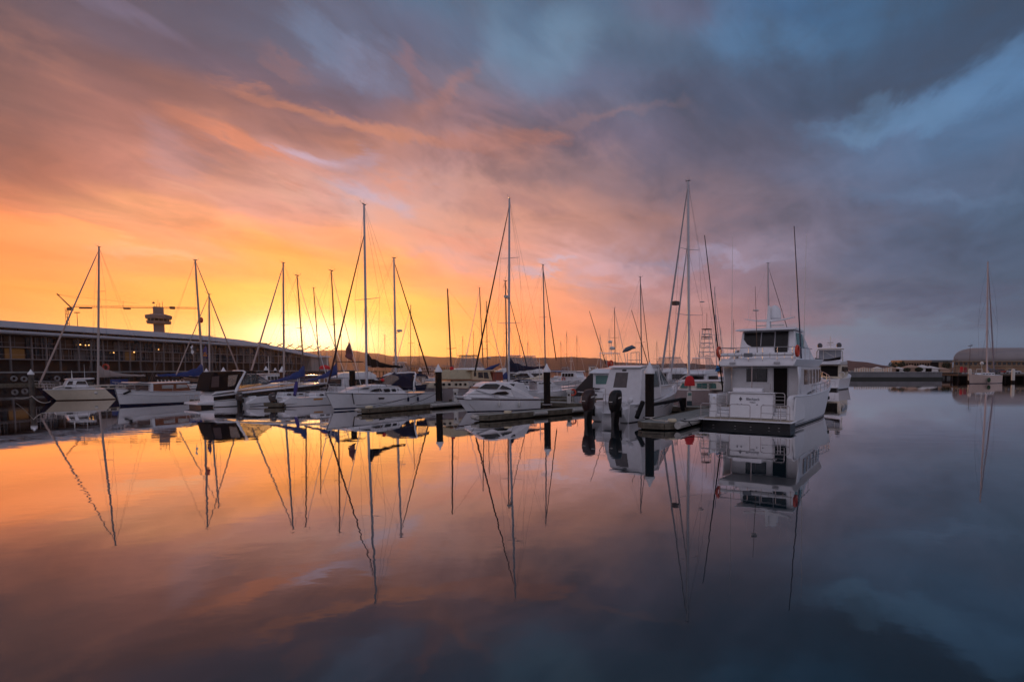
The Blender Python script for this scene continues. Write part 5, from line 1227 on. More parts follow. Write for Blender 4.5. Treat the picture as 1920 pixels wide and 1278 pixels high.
# ================================================================== tall white sloop at the centre left
def white_sloop():
    B = Boat('sailing_yacht', 'white sloop with row of dark cabin windows and navy canopy, nearest sailing yacht', 'sailing yacht', wl(806,757), wl(627,769.5)); sg = 1
    P = lambda px, py, ww: (lambda q: (q.x, q.z, ww))(B.px(px, py, ww))
    L = B.L; print('sloop L', L)
    B.hull(3.3, (1.20,1.32,1.62), rake=.75, tw=.80, bp=2.2, flare=.3, tr=-.5, stripes=((.04,.13,NAVY),(.93,.955,mat('grey_line',(.10,.10,.13),.4))))
    B.house([P(640,736,.25), P(667,727,.7), P(692,723,.95), P(745,722,1.15), P(762,735,1.25), P(765,742,1.3), P(640,740,.4)], WHITE, 'coachroof', bevel=.06)
    B.house([P(690,724,.6), P(697,720.5,.6), P(742,720.5,.75), P(746,724,.75)], WHITE, 'companion_hood', bevel=.03)
    for a in (((693,734),(702,729),(713,728),(717,733.5)),((719,729),(730,728.5),(732,734),(722,734.5)),((734,729),(741,728.5),(743,733.5),(736,733.5)),((744.5,729),(747,729),(749,733.5),(746.5,733.5)),((750.5,729),(752.5,729),(754,733.5),(752,733.5))):
        B.sidepane([P(px,py,1.16) for px,py in a], GLASS, 'cabin_window')
    B.sidepane([P(674,729,.93), P(684,726.5,.97), P(694,726,1.0), P(690,729,1.0)], GLASS, 'skylight')
    B.sidepane([P(x_,y_,1.66) for x_,y_ in ((709.5,745),(721,745),(720,748),(711,748.5))], INTER, 'hull_port'); B.sidepane([P(x_,y_,1.55) for x_,y_ in ((777,743.5),(784,743),(784,746.5),(777,747))], INTER, 'hull_port')
    # navy canopies: a hood at the companionway and a bimini aft, white arch between
    sprayh = MB(); rows = []
    prof = [(722,719),(733,709),(748,702),(763,700),(776,700)]
    for px,py in prof:
        x_, z_, _ = P(px,py,.9); zb = P(px+4,724,1.0)[1]
        rows.append([(x_, 1.1*math.cos(math.pi*j/8), zb + (z_-zb)*(math.sin(math.pi*j/8) ** .5)) for j in range(9)])
    mb = MB(); mb.rows(rows[2:]); B.o('sprayhood', mb, NCANV, solid=.03)
    mb = MB(); mb.rows(rows[:3]); B.o('hood_window', mb, CLEAR)
    mb = MB(); 
    for rr_ in rows[::2]: mb.tube(rr_, .025, 5)
    B.o('hood_frame', mb, NCANV)
    mb = MB()
    for sd in (1,-1): mb.plate([Vector((P(px,py,1.15)[0], sd*1.15, P(px,py,1.15)[1])) for px,py in ((756,704),(770,715),(778,730),(776,733),(750,724),(733,722))][::-sd], .03)
    B.o('side_curtain', mb, NCANV)
    mb = MB(); rows2 = []
    for px, py in ((777,700),(788,699),(799,701)):
        x_, z_, _ = P(px,py,.9); rows2.append([(x_, 1.2*math.cos(math.pi*j/8), z_ - .45 + .45*math.sin(math.pi*j/8) ** .6) for j in range(9)])
    mb.rows(rows2); B.o('bimini', mb, NCANV, solid=.03)
    for sd in (1,-1):
        mb = MB(); mb.plate([Vector((P(px,py,1.25)[0], sd*1.25, P(px,py,1.25)[1])) for px,py in ((778,722),(800,720),(797,732),(780,733))][::-sd], .03); B.o('weather_cloth', mb, NCANV)
        mb = MB(); mb.plate([Vector((P(px,py,1.25)[0], sd*1.22, P(px,py,1.25)[1])) for px,py in ((780,705),(799,705),(798,720),(781,721))][::-sd], .01); B.o('clear_curtain', mb, CLEAR)
    mb = MB(); a = [Vector((P(775,735,1.3)[0], 1.35, P(775,735,1.3)[1])), Vector((P(776,717,1.3)[0], 1.3, P(776,717,1.3)[1])), Vector((P(780,701,1.1)[0], 1.05, P(780,701,1.1)[1])), Vector((P(778,699,.5)[0], .5, P(778,698,.5)[1]))]
    mb.tube(a + [Vector((q.x, -q.y, q.z)) for q in a[::-1]], .075, 7); B.o('arch', mb, WHITE)
    mb = MB(); q = B.px(716,717,.3); mb.box(q.x-.35,q.x+.3,-.3,.3,q.z-.05,q.z+.22); B.o('hatch_box', mb, INTER, bevel=.03)
    base = B.px(688,722,0); top = B.px(682.5,384,0); top.y = 0; base.y = 0
    fo = Vector((L/2+.62,0,1.7)); q = B.px(757,690,0)
    B.rig(base, top, r=.105, spreaders=((.48,1.75),), fore=fo, forefrac=.845, foil=.06, foilm=mat('navy_sail_edge',(.03,.02,.03),.8), boom=(q.x,0,q.z+.12), cover=BCANV, boomdz=base.z*0+1.75, coverh=.42)
    B.lifelines(n=7); B.pushpit(); fenders(B, (.30,.40), 1, .1, .45, NAVY)
    mb = MB(); q = B.px(716,714,.2); mb.ball((q.x,.3,q.z+.1),.16,8,6); B.o('winch_cover', mb, RED)
    # lines from the hull to the pontoon
    s1 = B.root.location
    def Wp(v): v = Vector(v); v.rotate(Matrix.Rotation(B.rz,3,'Z')); return v + Vector(B.root.location)
    rope(Wp(B.pt(.84,1,1)), wl(664,757,.55), .05, 'thick dark bow line from the white sloop down to the pontoon end', .045)
    rope(Wp(B.pt(.22,1,1)), wl(668,759,.55), .25, 'long slack spring line along the side of the white sloop'); rope(Wp(B.pt(.25,1,1)), wl(700,761,.55), .12, 'second spring line of the white sloop, ending farther aft')
    rope(Wp(B.pt(.06,1,1)), wl(770,757,.55), .1, 'stern line of the white sloop')
    return B
white_sloop()

# ================================================================== black-banded cruiser
def black_cruiser():
    B = Boat('express_cruiser', 'white cruiser with black hull band and black canvas canopy, left of centre', 'motor boat', wl(388,762.5), head=R(30), L=10.4); w = 1.55
    P = lambda px, py, ww: (lambda q: (q.x, q.z, ww))(B.px(px, py, -ww))
    L = B.L
    B.hull(3.3, (1.05,1.62,2.1), rake=1.2, tw=.92, bp=2.6, flare=.45, stripes=((.0,.05,BLACK),(.60,.93,BLACK),(.50,.54,BLACK)))
    B.house([(-L/2-1.25,.28,1.5),(-L/2-1.2,.50,1.5),(-L/2+.1,.55,1.55),(-L/2+.1,.2,1.5)], WHITE, 'swim_platform', bevel=.06)
    mb = MB(); mb.box(-L/2-.9,-L/2+.2,-1.3,1.3,-.2,.27); B.o('platform_bracket', mb, BLACK)
    B.house([P(399,740,1.5), P(404,734,1.5), P(440,731,1.5), P(500,721,1.35), P(545,716.5,1.0), P(575,717.5,.5), P(575,719,.5), P(545,719,1.0), P(470,728,1.4)], WHITE, 'deck_moulding', bevel=.06)
    B.house([P(391,734,1.45), P(397,704,1.36), P(402,697,1.3), P(456,695.5,1.3), P(450,715,1.4), P(440,732,1.45)], BCANV, 'canvas_canopy', bevel=.07)
    B.sidepane([P(398,706,1.405), P(411,704.5,1.40), P(410,725,1.46), P(396,726,1.465)], mat('mesh_window',(.10,.07,.07),.7), 'canopy_window')
    B.sidepane([P(428,703.5,1.39), P(446,702,1.38), P(440,722,1.45), P(427,725,1.46)], CLEAR, 'canopy_window')
    mb = MB()
    for sd in (1,-1):
        a = [Vector((P(px,py,ww)[0], sd*ww, P(px,py,ww)[1])) for px,py,ww in ((441,735,1.52),(450,715,1.47),(459,698,1.36))]; mb.tube(a, [.13,.10,.07], 7)
    a = P(460,697,1.36); mb.tube([(a[0],a[2],a[1]),(a[0]-.05,1.0,a[1]+.1),(a[0]-.05,-1.0,a[1]+.1),(a[0],-a[2],a[1])], .07, 7); B.o('radar_arch', mb, WHITE)
    B.house([P(461,699,1.25), P(472,694.5,1.2), P(481,695.5,1.15), P(479,699,1.15)], BCANV, 'fore_canopy', bevel=.03)
    mb = MB(); mb.slab([P(452,725,1.42), P(463,700,1.28), P(478,699.5,1.2), P(507,716.5,1.0), P(500,720,1.1)]); B.o('windscreen', mb, WSCR, smooth=False)
    mb = MB()
    for sd in (1,-1):
        Q = [Vector((P(px,py,ww)[0], sd*(ww+.01), P(px,py,ww)[1])) for px,py,ww in ((452,725,1.42),(463,700,1.28),(478,699.5,1.2),(507,716.5,1.0),(500,720,1.1))]; mb.tube(Q, .03, 5, closed=True)
        mb.tube([Q[0].lerp(Q[4],.5), Q[2].lerp(Q[3],.35)], .025, 4); mb.tube([Q[0].lerp(Q[1],.1), Q[2].lerp(Q[3],.5)], .02, 4)
    B.o('screen_frame', mb, NAVY)
    mb = MB()
    for sd in (1,-1):
        top = [B.pt(lerp(.5,1,k/8),1,sd,-.05)+Vector((0,0,.55)) for k in range(9)]; mb.tube(top,.018,5)
        for p in top[::2]: mb.tube([p,p-Vector((0,0,.55))],.016,4)
    B.o('bow_rail', mb, STEEL)
    mb = MB()
    for y in (1.35,.6,-.6,-1.35): mb.tube([(-L/2-1.1,y,.5),(-L/2-1.1,y,1.15)], .02, 5)
    mb.tube([(-L/2-1.1,1.35,1.15),(-L/2-1.1,.6,1.15)],.02,5); mb.tube([(-L/2-1.1,-1.35,1.15),(-L/2-1.1,-.6,1.15)],.02,5); B.o('platform_rail', mb, STEEL)
    mb = MB(); mb.box(-L/2-.02,-L/2+.3,-1.2,1.2,1.0,1.15); B.o('transom_shelf', mb, WHITE, bevel=.03)
    return B
black_cruiser()

# ================================================================== two small outboard sailboats with blue covers
def trailer_sailer(stern, head, L, label, mbase, mtop, boomend, coverm, name='', orange=False):
    B = Boat('trailer_sailer', label, 'sailing boat', stern, head=head, L=L, group='small outboard sailboats with blue sail covers')
    B.hull(2.3, (.85,.80,1.0), rake=.5, tw=.7, bp=2.0, flare=.3, stripes=((0,.05,NAVY),))
    coachroof(B, -L*.12, L*.30, .42, .30, .75, .5, n=3)
    # stepped quarters either side of the open transom
    for sd in (1,-1):
        mb = MB(); mb.slab([(-L/2-.35,.25,1),(-L/2-.3,.5,1),(-L/2+.1,.62,1),(-L/2+.5,.92,1),(-L/2+1.1,.96,1),(-L/2+1.1,.3,1)]); mb.v = [(x, sd*(.98 if y > 0 else .68), z) for x,y,z in mb.v]; B.o('quarter', mb, WHITE, bevel=.03)
    b = B.l(mbase); t_ = B.l(mtop); e = B.l(boomend)
    B.rig(b, t_, r=.06, spreaders=((.5,.75),), boom=e, cover=coverm, boomdz=.35, coverh=.40, fore=(L/2+.4,0,1.05), foil=.03, m=DALU, wires=.007)
    outboard(B, (-L/2-.25, .15, .72), .72, mat('outboard_dark',(.05,.045,.05),.35), tilt=-.05)
    text('name_lettering', name, .26, mat('letter_blue',(.12,.16,.35),.5), B.root, (-L/2+1.9, -B.pt(.25,.62,1).y-.03, .52), (R(88),0,R(-2))) if name else None
    if orange: B.sidepane([(-L/2+2.5,.55,1.10),(-L/2+3.3,.57,1.14),(-L/2+3.3,.72,1.15),(-L/2+2.5,.70,1.12)], mat('patch_orange',(.5,.22,.03),.6), 'hull_patch', both=False)
    B.lifelines(.25,.95,.5,5,pulpit=True); return B
d1 = wl(462,761.5); d1.z = 0
trailer_sailer(d1, R(32), 7.4, 'small white outboard sailboat with blue sail cover beside the black canopied cruiser', at(571,712,56.5), at(557,517,56.5), at(490,719,55.2), BLUE)
d2 = wl(524,762.5); d2.z = 0
B2 = trailer_sailer(d2, R(34), 7.4, 'small white outboard sailboat with an orange hull patch beside the bow of the white sloop', at(632,708,55.5), at(621,508,55.5), at(568,716,54.4), BLUE, 'corsair' if False else '', True)
mb = MB(); a = B2.l(at(556,716,54)); b = B2.l(at(553,741,53)); mb.tube([a, a.lerp(b,.4), b], [.13,.17,.14], 8); B2.o('rolled_cover', mb, PURP)

# ================================================================== cream pilothouse boat
def pilothouse():
    B = Boat('pilothouse_boat', 'cream hulled pilothouse boat with white wheelhouse at the far left', 'motor boat', wl(214,747.5), wl(107,751)); w = 1.1
    P = lambda px, py, ww: (lambda q: (q.x, q.z, ww))(B.px(px, py, ww))
    B.hull(2.9, (1.25,1.25,1.3), rake=1.0, tw=.86, bp=1.9, flare=.35, m=CREAM, tr=.9, stripes=((.0,.07,mat('boot_brown',(.06,.03,.02),.5)),), rail=WHITE)
    B.house([P(97,733,.3), P(104,726,.75), P(122,722.5,.85), P(175,724,1.0), P(185,732,1.0)], mat('trunk_white',(.6,.58,.56),.5), 'cabin_trunk', bevel=.05)
    B.house([P(121,726,.92), P(128,712,.85), P(160,712,.9), P(168,726,1.0)], WHITE, 'wheelhouse', bevel=.05)
    B.house([P(124,711.5,.9), P(130,709.5,.95), P(176,708,1.0), P(178,710,1.0), P(165,711.6,.95)], WHITE, 'wheelhouse_roof', bevel=.03)
    B.sidepane([P(125,721,.92), P(129,714,.89), P(137,714,.91), P(136,720.5,.95)], GLASS, 'window'); B.sidepane([P(142,720,.96), P(145,714,.92), P(160,714,.94), P(163,720,.99)], GLASS, 'window')
    B.sidepane([P(122,728,.97), P(134,728,.99), P(134,725,.98), P(122,725,.96)], GLASS, 'trunk_window')
    B.lifelines(.3,.98,.5,5); B.aerial(B.px(135,709,0), .9, .05, FENW, 'nav_light_post'); B.aerial(B.px(159,708,0), 1.6, .02)
    mb = MB(); q = B.px(179,728,1.35); mb.ball((q.x,1.3,q.z-.5),.2,8,6); B.o('fender', mb, FENW)
pilothouse()
# navy yacht behind it
def navy_yacht():
    Y = 64; st = onY(292, 72); bo = onY(88, 60.5)
    B = Boat('sailing_yacht', 'dark navy sloop with beige sail cover behind the cream pilothouse boat', 'sailing yacht', st, bo)
    L = B.L; B.hull(3.6, (1.15,1.15,1.55), rake=.9, tw=.7, m=NAVY, flare=.3, deck=mat('deck_buff',(.4,.34,.27),.7), rail=mat('rail_buff',(.42,.34,.25),.6))
    coachroof(B, -L*.22, L*.2, .48, .3, 1.1, .7, mat('trunk_buff',(.5,.45,.38),.5), n=4)
    base = B.px(184,724,0); base.y = 0; base.z = 1.5; Ym = None
    top = B.px(185.5,463,0); top.y = 0
    q = B.px(272,704,0)
    B.rig(base, top, r=.11, spreaders=((.36,1.0),(.68,.8)), fore=(L/2+.75,0,1.7), foil=.075, foilm=mat('furl_tan',(.36,.27,.24),.8), forefrac=.98, boom=(q.x,0,q.z), cover=mat('cover_tan',(.34,.28,.26),.85), boomdz=1.15, coverh=.5, m=mat('mast_tan',(.38,.32,.30),.5))
    B.lifelines(); B.pushpit(); q = B.px(148,704,0)
    mb = MB(); q = B.px(231,705,.6); mb.box(q.x-.5,q.x+.5,-.7,.7,q.z-1.4,q.z-.4); B.o('deck_bag', mb, BLUE, bevel=.05)
navy_yacht()

# ================================================================== white double-ender with varnished cabin
def wooden_cabin():
    B = Boat('motor_sailer', 'white hulled classic boat with varnished wooden cabin and pale windows', 'sailing boat', onY(402,60.5), wl(225,761.5))
    P = lambda px, py, ww: (lambda q: (q.x, q.z, ww))(B.px(px, py, ww)); L = B.L
    B.hull(3.2, (1.65,1.25,1.75), rake=.35, tw=.45, bp=2.2, flare=.35, stripes=((.0,.12,NAVY),), rail=mat('rail_mauve',(.45,.40,.42),.5))
    mb = MB()
    for sd in (1,-1): mb.tube([B.pt(k/14,.72,sd,.015) for k in range(15)], .03, 5)
    B.o('strake', mb, WHITE)
    B.house([P(288,734,1.15), P(288,719,1.05), P(350,717,1.05), P(358,731,1.05), P(356,735,1.05)], WOOD, 'cabin', bevel=.03)
    B.house([P(256,717.5,1.0), P(262,716,1.05), P(290,718,1.15), P(355,714.5,1.15), P(357,717,1.12), P(292,719.5,1.15)], WHITE, 'cabin_roof', bevel=.02)
    B.house([P(283,734,1.17), P(283,719,1.12), P(287.5,719,1.12), P(287.5,734,1.17)], WHITE, 'cabin_post', bevel=.01)
    B.house([P(256,732,.8), P(266,722,.8), P(284,722,.85), P(284,732,.9)], mat('screen_brown',(.12,.08,.07),.6), 'wheel_shelter', bevel=.03)
    CUR = mat('curtain_pale', (.45,.42,.40), .7)
    B.sidepane([P(304,728,1.13), P(304,722,1.10), P(325,721,1.10), P(325,727.5,1.13)], CUR, 'window'); B.sidepane([P(331,727.5,1.13), P(331,720.5,1.10), P(350,720.5,1.09), P(352,726,1.12)], CUR, 'window')
    B.house([P(358,726,.9), P(360,721,.9), P(392,720,.8), P(393,726,.8)], mat('trunk_white',(.6,.58,.56),.5), 'fore_trunk', bevel=.04)
    mb = MB(); q = B.px(237,731,.3); mb.tube([(q.x-.2,.5,q.z-.1),(q.x+.35,.45,q.z-.35)], .09, 6); mb.tube([(q.x-.3,.5,q.z+.05),(q.x,.5,q.z+.05)], .06, 6); B.o('anchor_windlass', mb, FEND)
    base = B.px(393,724,0); top = B.px(392,552,0); base.y = top.y = 0
    B.rig(base, top, r=.085, spreaders=((.55,.6),), fore=B.px(330,703,0), foil=.045, foilm=mat('furl_tan',(.36,.27,.24),.8), m=mat('mast_tan',(.38,.32,.30),.5), gear=True)
    for a, b in (((340,711),(385,716)),((345,708),(392,714))):
        mb = MB(); mb.tube([B.px(*a,.3), B.px(*b,.3)], .05, 6); B.o('spar', mb, mat('spar_wood',(.35,.2,.13),.4))
    B.lifelines(.05,.95,.5,6)
wooden_cabin()
def blue_cover_boat():
    B = Boat('sailing_yacht', 'sloop with blue sail cover behind the wooden cabin boat', 'sailing yacht', onY(275,66), onY(455,74)); L = B.L
    B.hull(3.4, (1.2,1.15,1.45), rake=.8, tw=.7, flare=.3); coachroof(B, -L*.2, L*.2, .45, .3, 1.1, .7)
    base = B.px(381,712,0); top = B.px(366,488,0); base.y = top.y = 0; q = B.px(292,704,0); fo = B.px(449,700,0)
    B.rig(base, top, r=.11, spreaders=((.5,1.1),), fore=fo, foil=.07, foilm=mat('furl_tan',(.36,.27,.24),.8), boom=(q.x,0,q.z), cover=BLUE, boomdz=.55, coverh=.55, m=mat('mast_tan',(.38,.32,.30),.5), radar=None)
    mb = MB(); p = B.px(376,600,0); mb.ball((p.x,-.3,p.z),.22,6,5,1.8); B.o('radar_reflector', mb, ORNG); B.lifelines()
    mb = MB(); 
    for k in range(8): a = B.px(300+k*7,714,0); mb.tube([(a.x,.6,a.z-.35),(a.x-.1,.6,a.z+.15)], .05, 4)
    B.o('dinghy_chocks', mb, FENW)
blue_cover_boat()
# pennants
def pennant(pxs, Y, label, m, m2=None):
    P = [at(x, y, Y) for x, y in pxs]; t = MB(); n = 8; rows = []
    for i in range(n+1):
        f = i/n; a = P[0].lerp(P[3], f); b = P[1].lerp(P[2], f); rows.append([a.lerp(b, j/6) + Vector((0, .12*math.sin(j*1.5+i*.6), 0)) for j in range(7)])
    t.rows(rows); o = obj('flag', t, m, solid=.01); tag(o, label, 'flag'); return o
FLG = mat('flag_violet', (.07,.05,.16), .8, var=.5, scale=1.5)
f_ = pennant(((384,645),(380,668),(389,674),(391,668)), 62, 'drooping dark violet flag with an orange emblem between the two left masts', FLG)
mbx = MB(); c = at(384.5, 662, 61.8); mbx.ball((c.x, c.y, c.z), .13, 8, 5); mbx.box(c.x-.2, c.x+.2, c.y-.03, c.y+.03, c.z-.35, c.z-.15); obj('emblem', mbx, mat('emblem_orange',(.45,.16,.03),.7), f_)
pennant(((359,645),(358,656),(363,668),(362,655)), 61, 'small pale streamer hanging left of the blue cover mast', CANV)
pennant(((653,640),(646,668),(662,678),(660,655)), 57.5, 'large drooping maroon flag silhouetted against the sun glow', mat('flag_maroon', (.16,.06,.07), .8, var=.3, scale=2))
# ================================================================== boats in the rows behind
def sloop(pxb, Y, pxt, ytop, head, L, label, hm=None, cover=None, foil=.05, foilm=None, forepx=None, sp=((.5,.9),), r=.085, mm=None, boom=True, fb=(1.0,1.05,1.35), radar=None, forefrac=.98, y_base=None, mfrac=.56, trunk=None, wires=.009, life=True, group='sailing yachts moored in the rows behind'):
    d = Vector((math.sin(head), math.cos(head), 0)); mp = at(pxb, 691, Y); mp.z = 0
    st = mp - d*L*mfrac; B = Boat('sailing_yacht', label, 'sailing yacht', st, head=head, L=L, group=group)
    B.hull(L*.3, fb, rake=L*.07, tw=.7, m=hm or WHITE, flare=.3, stripes=((.0,.08,NAVY),)); coachroof(B, -L*.24, L*.2, .45, .28, L*.1, L*.065, trunk, n=4)
    base = B.l(mp); base.z = 1.4; base.y = 0; top = B.l(at(pxt, ytop, Y)); top.y = top.y
    fo = Vector((L/2+L*.06, 0, fb[2]+.15)) if forepx is None else B.l(at(forepx[0], forepx[1], forepx[2] if len(forepx) > 2 else Y))
    B.rig(base, top, r=r, spreaders=sp, fore=fo, foil=foil, foilm=foilm, forefrac=forefrac, boom=(-L*.36+.3,0,2.35) if boom else None, cover=cover or NCANV, boomdz=.85, m=mm, radar=radar, coverh=.34, wires=wires)
    if life: B.lifelines(n=6); B.pushpit()
    return B
BRM = mat('mast_brown', (.12,.05,.03), .5)
T27, T207 = R(27), R(207)
sloop(531.5, 66, 531, 493, T207, 12.5, 'white sloop with a pale furled headsail rising above the cream quay boats', cover=NCANV, foilm=mat('furl_tan',(.36,.27,.24),.8), foil=.075, forepx=(468,706,58), mm=mat('mast_tan',(.38,.32,.30),.5), r=.11)
sloop(600, 86, 588, 540, T27, 9, 'distant sloop whose thin leaning mast rises against the sun glow', r=.07, mm=DALU, boom=False)
sloop(742, 66, 738.5, 484, R(62), 12, 'sloop with a radar on its mast right of the nearest white sloop', foil=.075, foilm=BCANV, forepx=(805,704,70), sp=((.37,1.2),), radar=.44, r=.11)
sloop(769.5, 102, 770, 573, T207, 8, 'small distant sloop with a thin grey mast before the far shore', r=.06, boom=False, mm=DALU)
sloop(907, 92, 899, 540, T207, 10, 'distant sloop behind the blue and white flybridge boat, left mast of the pair', r=.085, mm=DALU, boom=False, sp=((.35,.8),))
sloop(914, 97, 912, 566, T27, 9, 'distant sloop behind the blue and white flybridge boat, right mast of the pair', r=.07, mm=DALU, boom=False, radar=.3)
sloop(951, 72, 947.5, 527, R(60), 11, 'sloop half hidden directly behind the tallest central mast', r=.085, mm=DALU, foilm=BCANV, forepx=(990,694,76), cover=BLUE)
sloop(1023, 70, 1018, 497, R(40), 12, 'white sloop with slim mast and dark furled sail above the tall capped pile', r=.095, foilm=BCANV, foil=.06, forepx=(1043,676,75), sp=((.22,1.0),(.57,.8)), cover=CREAM, mm=mat('mast_grey',(.2,.18,.19),.5))
sloop(1154, 92, 1152, 578, T27, 10, 'distant sloop behind the fishing boat with two radar domes', r=.07, mm=DALU, boom=False, sp=((.6,.9),))
sloop(1203.5, 70, 1200.5, 520, R(50), 11.5, 'sloop behind the outboard boat, with a closely paired twin forestay', r=.085, mm=mat('mast_grey',(.2,.18,.19),.5), foilm=BCANV, foil=.045, forepx=(1218,684,74), sp=((.4,1.0),))
sloop(1344, 92, 1340, 540, T27, 10, 'distant sloop left of the large motor yacht, behind the lattice tower boat', r=.08, boom=False, mm=ALU, sp=((.5,.9),))
sloop(1442, 82, 1440, 494, R(75), 12, 'sloop hidden behind the large motor yacht, its mast above the radar dome', r=.12, sp=((.45,1.0),), foilm=BCANV, foil=.05, boom=False)
sloop(1127, 150, 1125, 628, T27, 9, 'tiny distant sloop at the foot of the rounded hill', r=.08, boom=False, life=False)
# scatter of distant sloops whose thin masts stand between the large ones
rnd = random.Random(21)
far_s = [(640,140,622,'beside the maroon flag'),(722,150,628,'between the two nearest tall masts'),(786,155,640,'above the small distant pile'),(868,150,632,'left of the flybridge boat'),(888,140,622,'beside the dark roofed flybridge boat'),(975,150,630,'right of the tallest central mast'),(990,160,640,'over the navy sail cover'),(1052,160,640,'right of the slim mast above the pile'),(1063,150,622,'over the white trawler bow'),(1082,155,630,'over the white trawler wheelhouse'),(1232,150,640,'left of the twin furled headsails'),(1312,150,622,'left of the lattice tower boat'),(1352,150,615,'right of the lattice tower boat'),(1376,150,600,'left of the large yacht flybridge'),(1256,145,610,'between the twin furled headsails')]
for px, Y, yt, w in far_s:
    sloop(px, Y, px-.5, yt, rnd.choice((T27, T207)), 8.5, 'tiny distant sloop ' + w, r=.06, boom=False, mm=DALU, life=False, wires=.012, foil=.03, group='distant sloops far behind the marina')

CLEARF = mat('clear_curtain', (.30, .28, .28), .2, alpha=.28, var=.1)
def motor(px, Y, head, L, label, style='fly', hm=None, beam=None, fb=None, cat='motor boat', name='motor_cruiser', winm=None, canvas=None, top=None, roofm=None, group='motor boats moored in the rows behind', rings=0, hscale=1.0):
    c = onY(px, Y); d = Vector((math.sin(head), math.cos(head), 0)); beam = beam or L*.32; fb = fb or (L*.095, L*.105, L*.15)
    B = Boat(name, label, cat, c - d*L/2, head=head, L=L, group=group); wm_ = winm or GLASS; hs = hscale
    B.hull(beam, fb, rake=L*.08, tw=.9, bp=2.4, flare=.45, m=hm or WHITE, stripes=((0,.07,NAVY),))
    z0 = fb[1]; w = beam/2*.80; H = 1.35*hs
    if style in ('fly','sport'):
        B.house([(-L*.22,z0-.2,w),(-L*.22,z0+H,w*.95),(L*.10,z0+H,w*.85),(L*.24,z0+.35,w*.7),(L*.33,z0+.2,w*.5),(L*.33,z0-.1,w*.5)], name='saloon')
        B.sidepane([(-L*.17,z0+H*.4,w*.99),(L*.13,z0+H*.42,w*.87),(L*.08,z0+H*.88,w*.88),(-L*.17,z0+H*.88,w*.97)], wm_, 'saloon_window')
        B.pane([(-L*.223,w*.7,z0+H*.35),(-L*.223,-w*.7,z0+H*.35),(-L*.223,-w*.7,z0+H*.9),(-L*.223,w*.7,z0+H*.9)], wm_, 'aft_window', th=.02)
        B.pane([(L*.108,-w*.7,z0+H*.97),(L*.108,w*.7,z0+H*.97),(L*.215,w*.55,z0+H*.45),(L*.215,-w*.55,z0+H*.45)], wm_, 'windscreen', th=.06)
        B.house([(-L*.30,z0+H+.02,w),(-L*.31,z0+H+.12,w),(-L*.22,z0+H+.55,w*.9),(L*.05,z0+H+.7,w*.8),(L*.12,z0+H+.3,w*.75),(L*.12,z0+H+.02,w*.8)], name='flybridge')
        mb = MB(); zt = z0+H+1.75*hs
        for sd in (1,-1):
            for x, x2 in ((-L*.2,-L*.15),(-L*.05,-L*.06),(L*.07,-L*.01)): mb.tube([(x,sd*w*.8,z0+H+.5),(x2,sd*w*.6,zt)], .022, 5)
        B.o('canopy_frame', mb, STEEL)
        B.house([(-L*.18,zt,w*.6),(-L*.17,zt+.07,w*.64),(L*.0,zt+.09,w*.58),(L*.02,zt+.0,w*.55)], m=roofm or canvas or WHITE, name='bimini_top', bevel=.03)
        if canvas: B.sidepane([(-L*.2,z0+H+.5,w*.84),(L*.07,z0+H+.6,w*.8),(-L*.005,zt,w*.58),(-L*.155,zt,w*.6)], CLEARF, 'clear_curtain')
        B.aerial((-L*.1,0,zt+.1), 2.2, .015); B.aerial((0,.4,zt+.1), 1.4, .015)
    if style == 'pilot':
        B.house([(-L*.10,z0-.2,w),(-L*.10,z0+1.75*hs,w*.9),(L*.14,z0+1.8*hs,w*.85),(L*.17,z0+.9,w*.85),(L*.30,z0+.6,w*.6),(L*.32,z0-.1,w*.55)], name='wheelhouse')
        n = 4
        for k in range(n): a = lerp(-L*.08, L*.12, k/n); b = a + L*.2/n*.8; B.sidepane([(a,z0+1.0,w*.955),(b,z0+1.0,w*.955),(b,z0+1.55*hs,w*.915),(a,z0+1.55*hs,w*.915)], wm_, 'window')
        B.house([(-L*.34,z0+1.85*hs,w*.95),(-L*.33,z0+1.95*hs,w*.95),(L*.16,z0+2.0*hs,w*.9),(L*.19,z0+1.85*hs,w*.85)], name='roof', bevel=.03)
        mb = MB()
        for sd in (1,-1): mb.tube([(-L*.32,sd*w*.9,z0),(-L*.32,sd*w*.9,z0+1.86*hs)], .04, 5)
        B.o('roof_post', mb, WHITE)
        if canvas: bimini(B, -L*.36, -L*.12, w*.95, z0+.8, z0+2.0*hs, canvas)
        mb = MB(); z = z0+2.0*hs; mb.tube([(0,0,z),(0,0,z+2.6)], .06, 6, r2=.03); mb.tube([(0,-.6,z+1.7),(0,.6,z+1.7)], .03, 5); B.o('signal_mast', mb, FENW)
    for k in range(rings): B.ring((-L*.05+k*.9, -(w+.08), z0+.55), .3, .09)
    mb = MB()
    for sd in (1,-1):
        topp = [B.pt(lerp(.45,1,k/8),1,sd,-.05)+Vector((0,0,.6)) for k in range(9)]; mb.tube(topp,.02,5)
        for p in topp[::2]: mb.tube([p,p-Vector((0,0,.6))],.018,4)
    B.o('bow_rail', mb, STEEL); return B
motor(505, 80, T27, 9, 'white cruiser with rounded cabin behind the black cruiser windscreen', 'pilot')
b = motor(615, 63, R(60), 9, 'white wheelhouse boat with a red cover on its roof beside the white sloop bow', 'pilot', winm=mat('warm_glass',(.25,.14,.08),.3), hscale=1.0)
mb = MB(); q = b.l(at(609,690,62)); mb.lathe([(.5,-.12),(.55,.05),(.42,.25),(.15,.36),(.01,.38)], q, 12); b.o('roof_cover', mb, RED)
motor(672, 61, T27, 12, 'high sided white motor yacht with dark bimini behind the white sloop', 'fly', roofm=BCANV, hscale=1.0, name='motor_yacht')
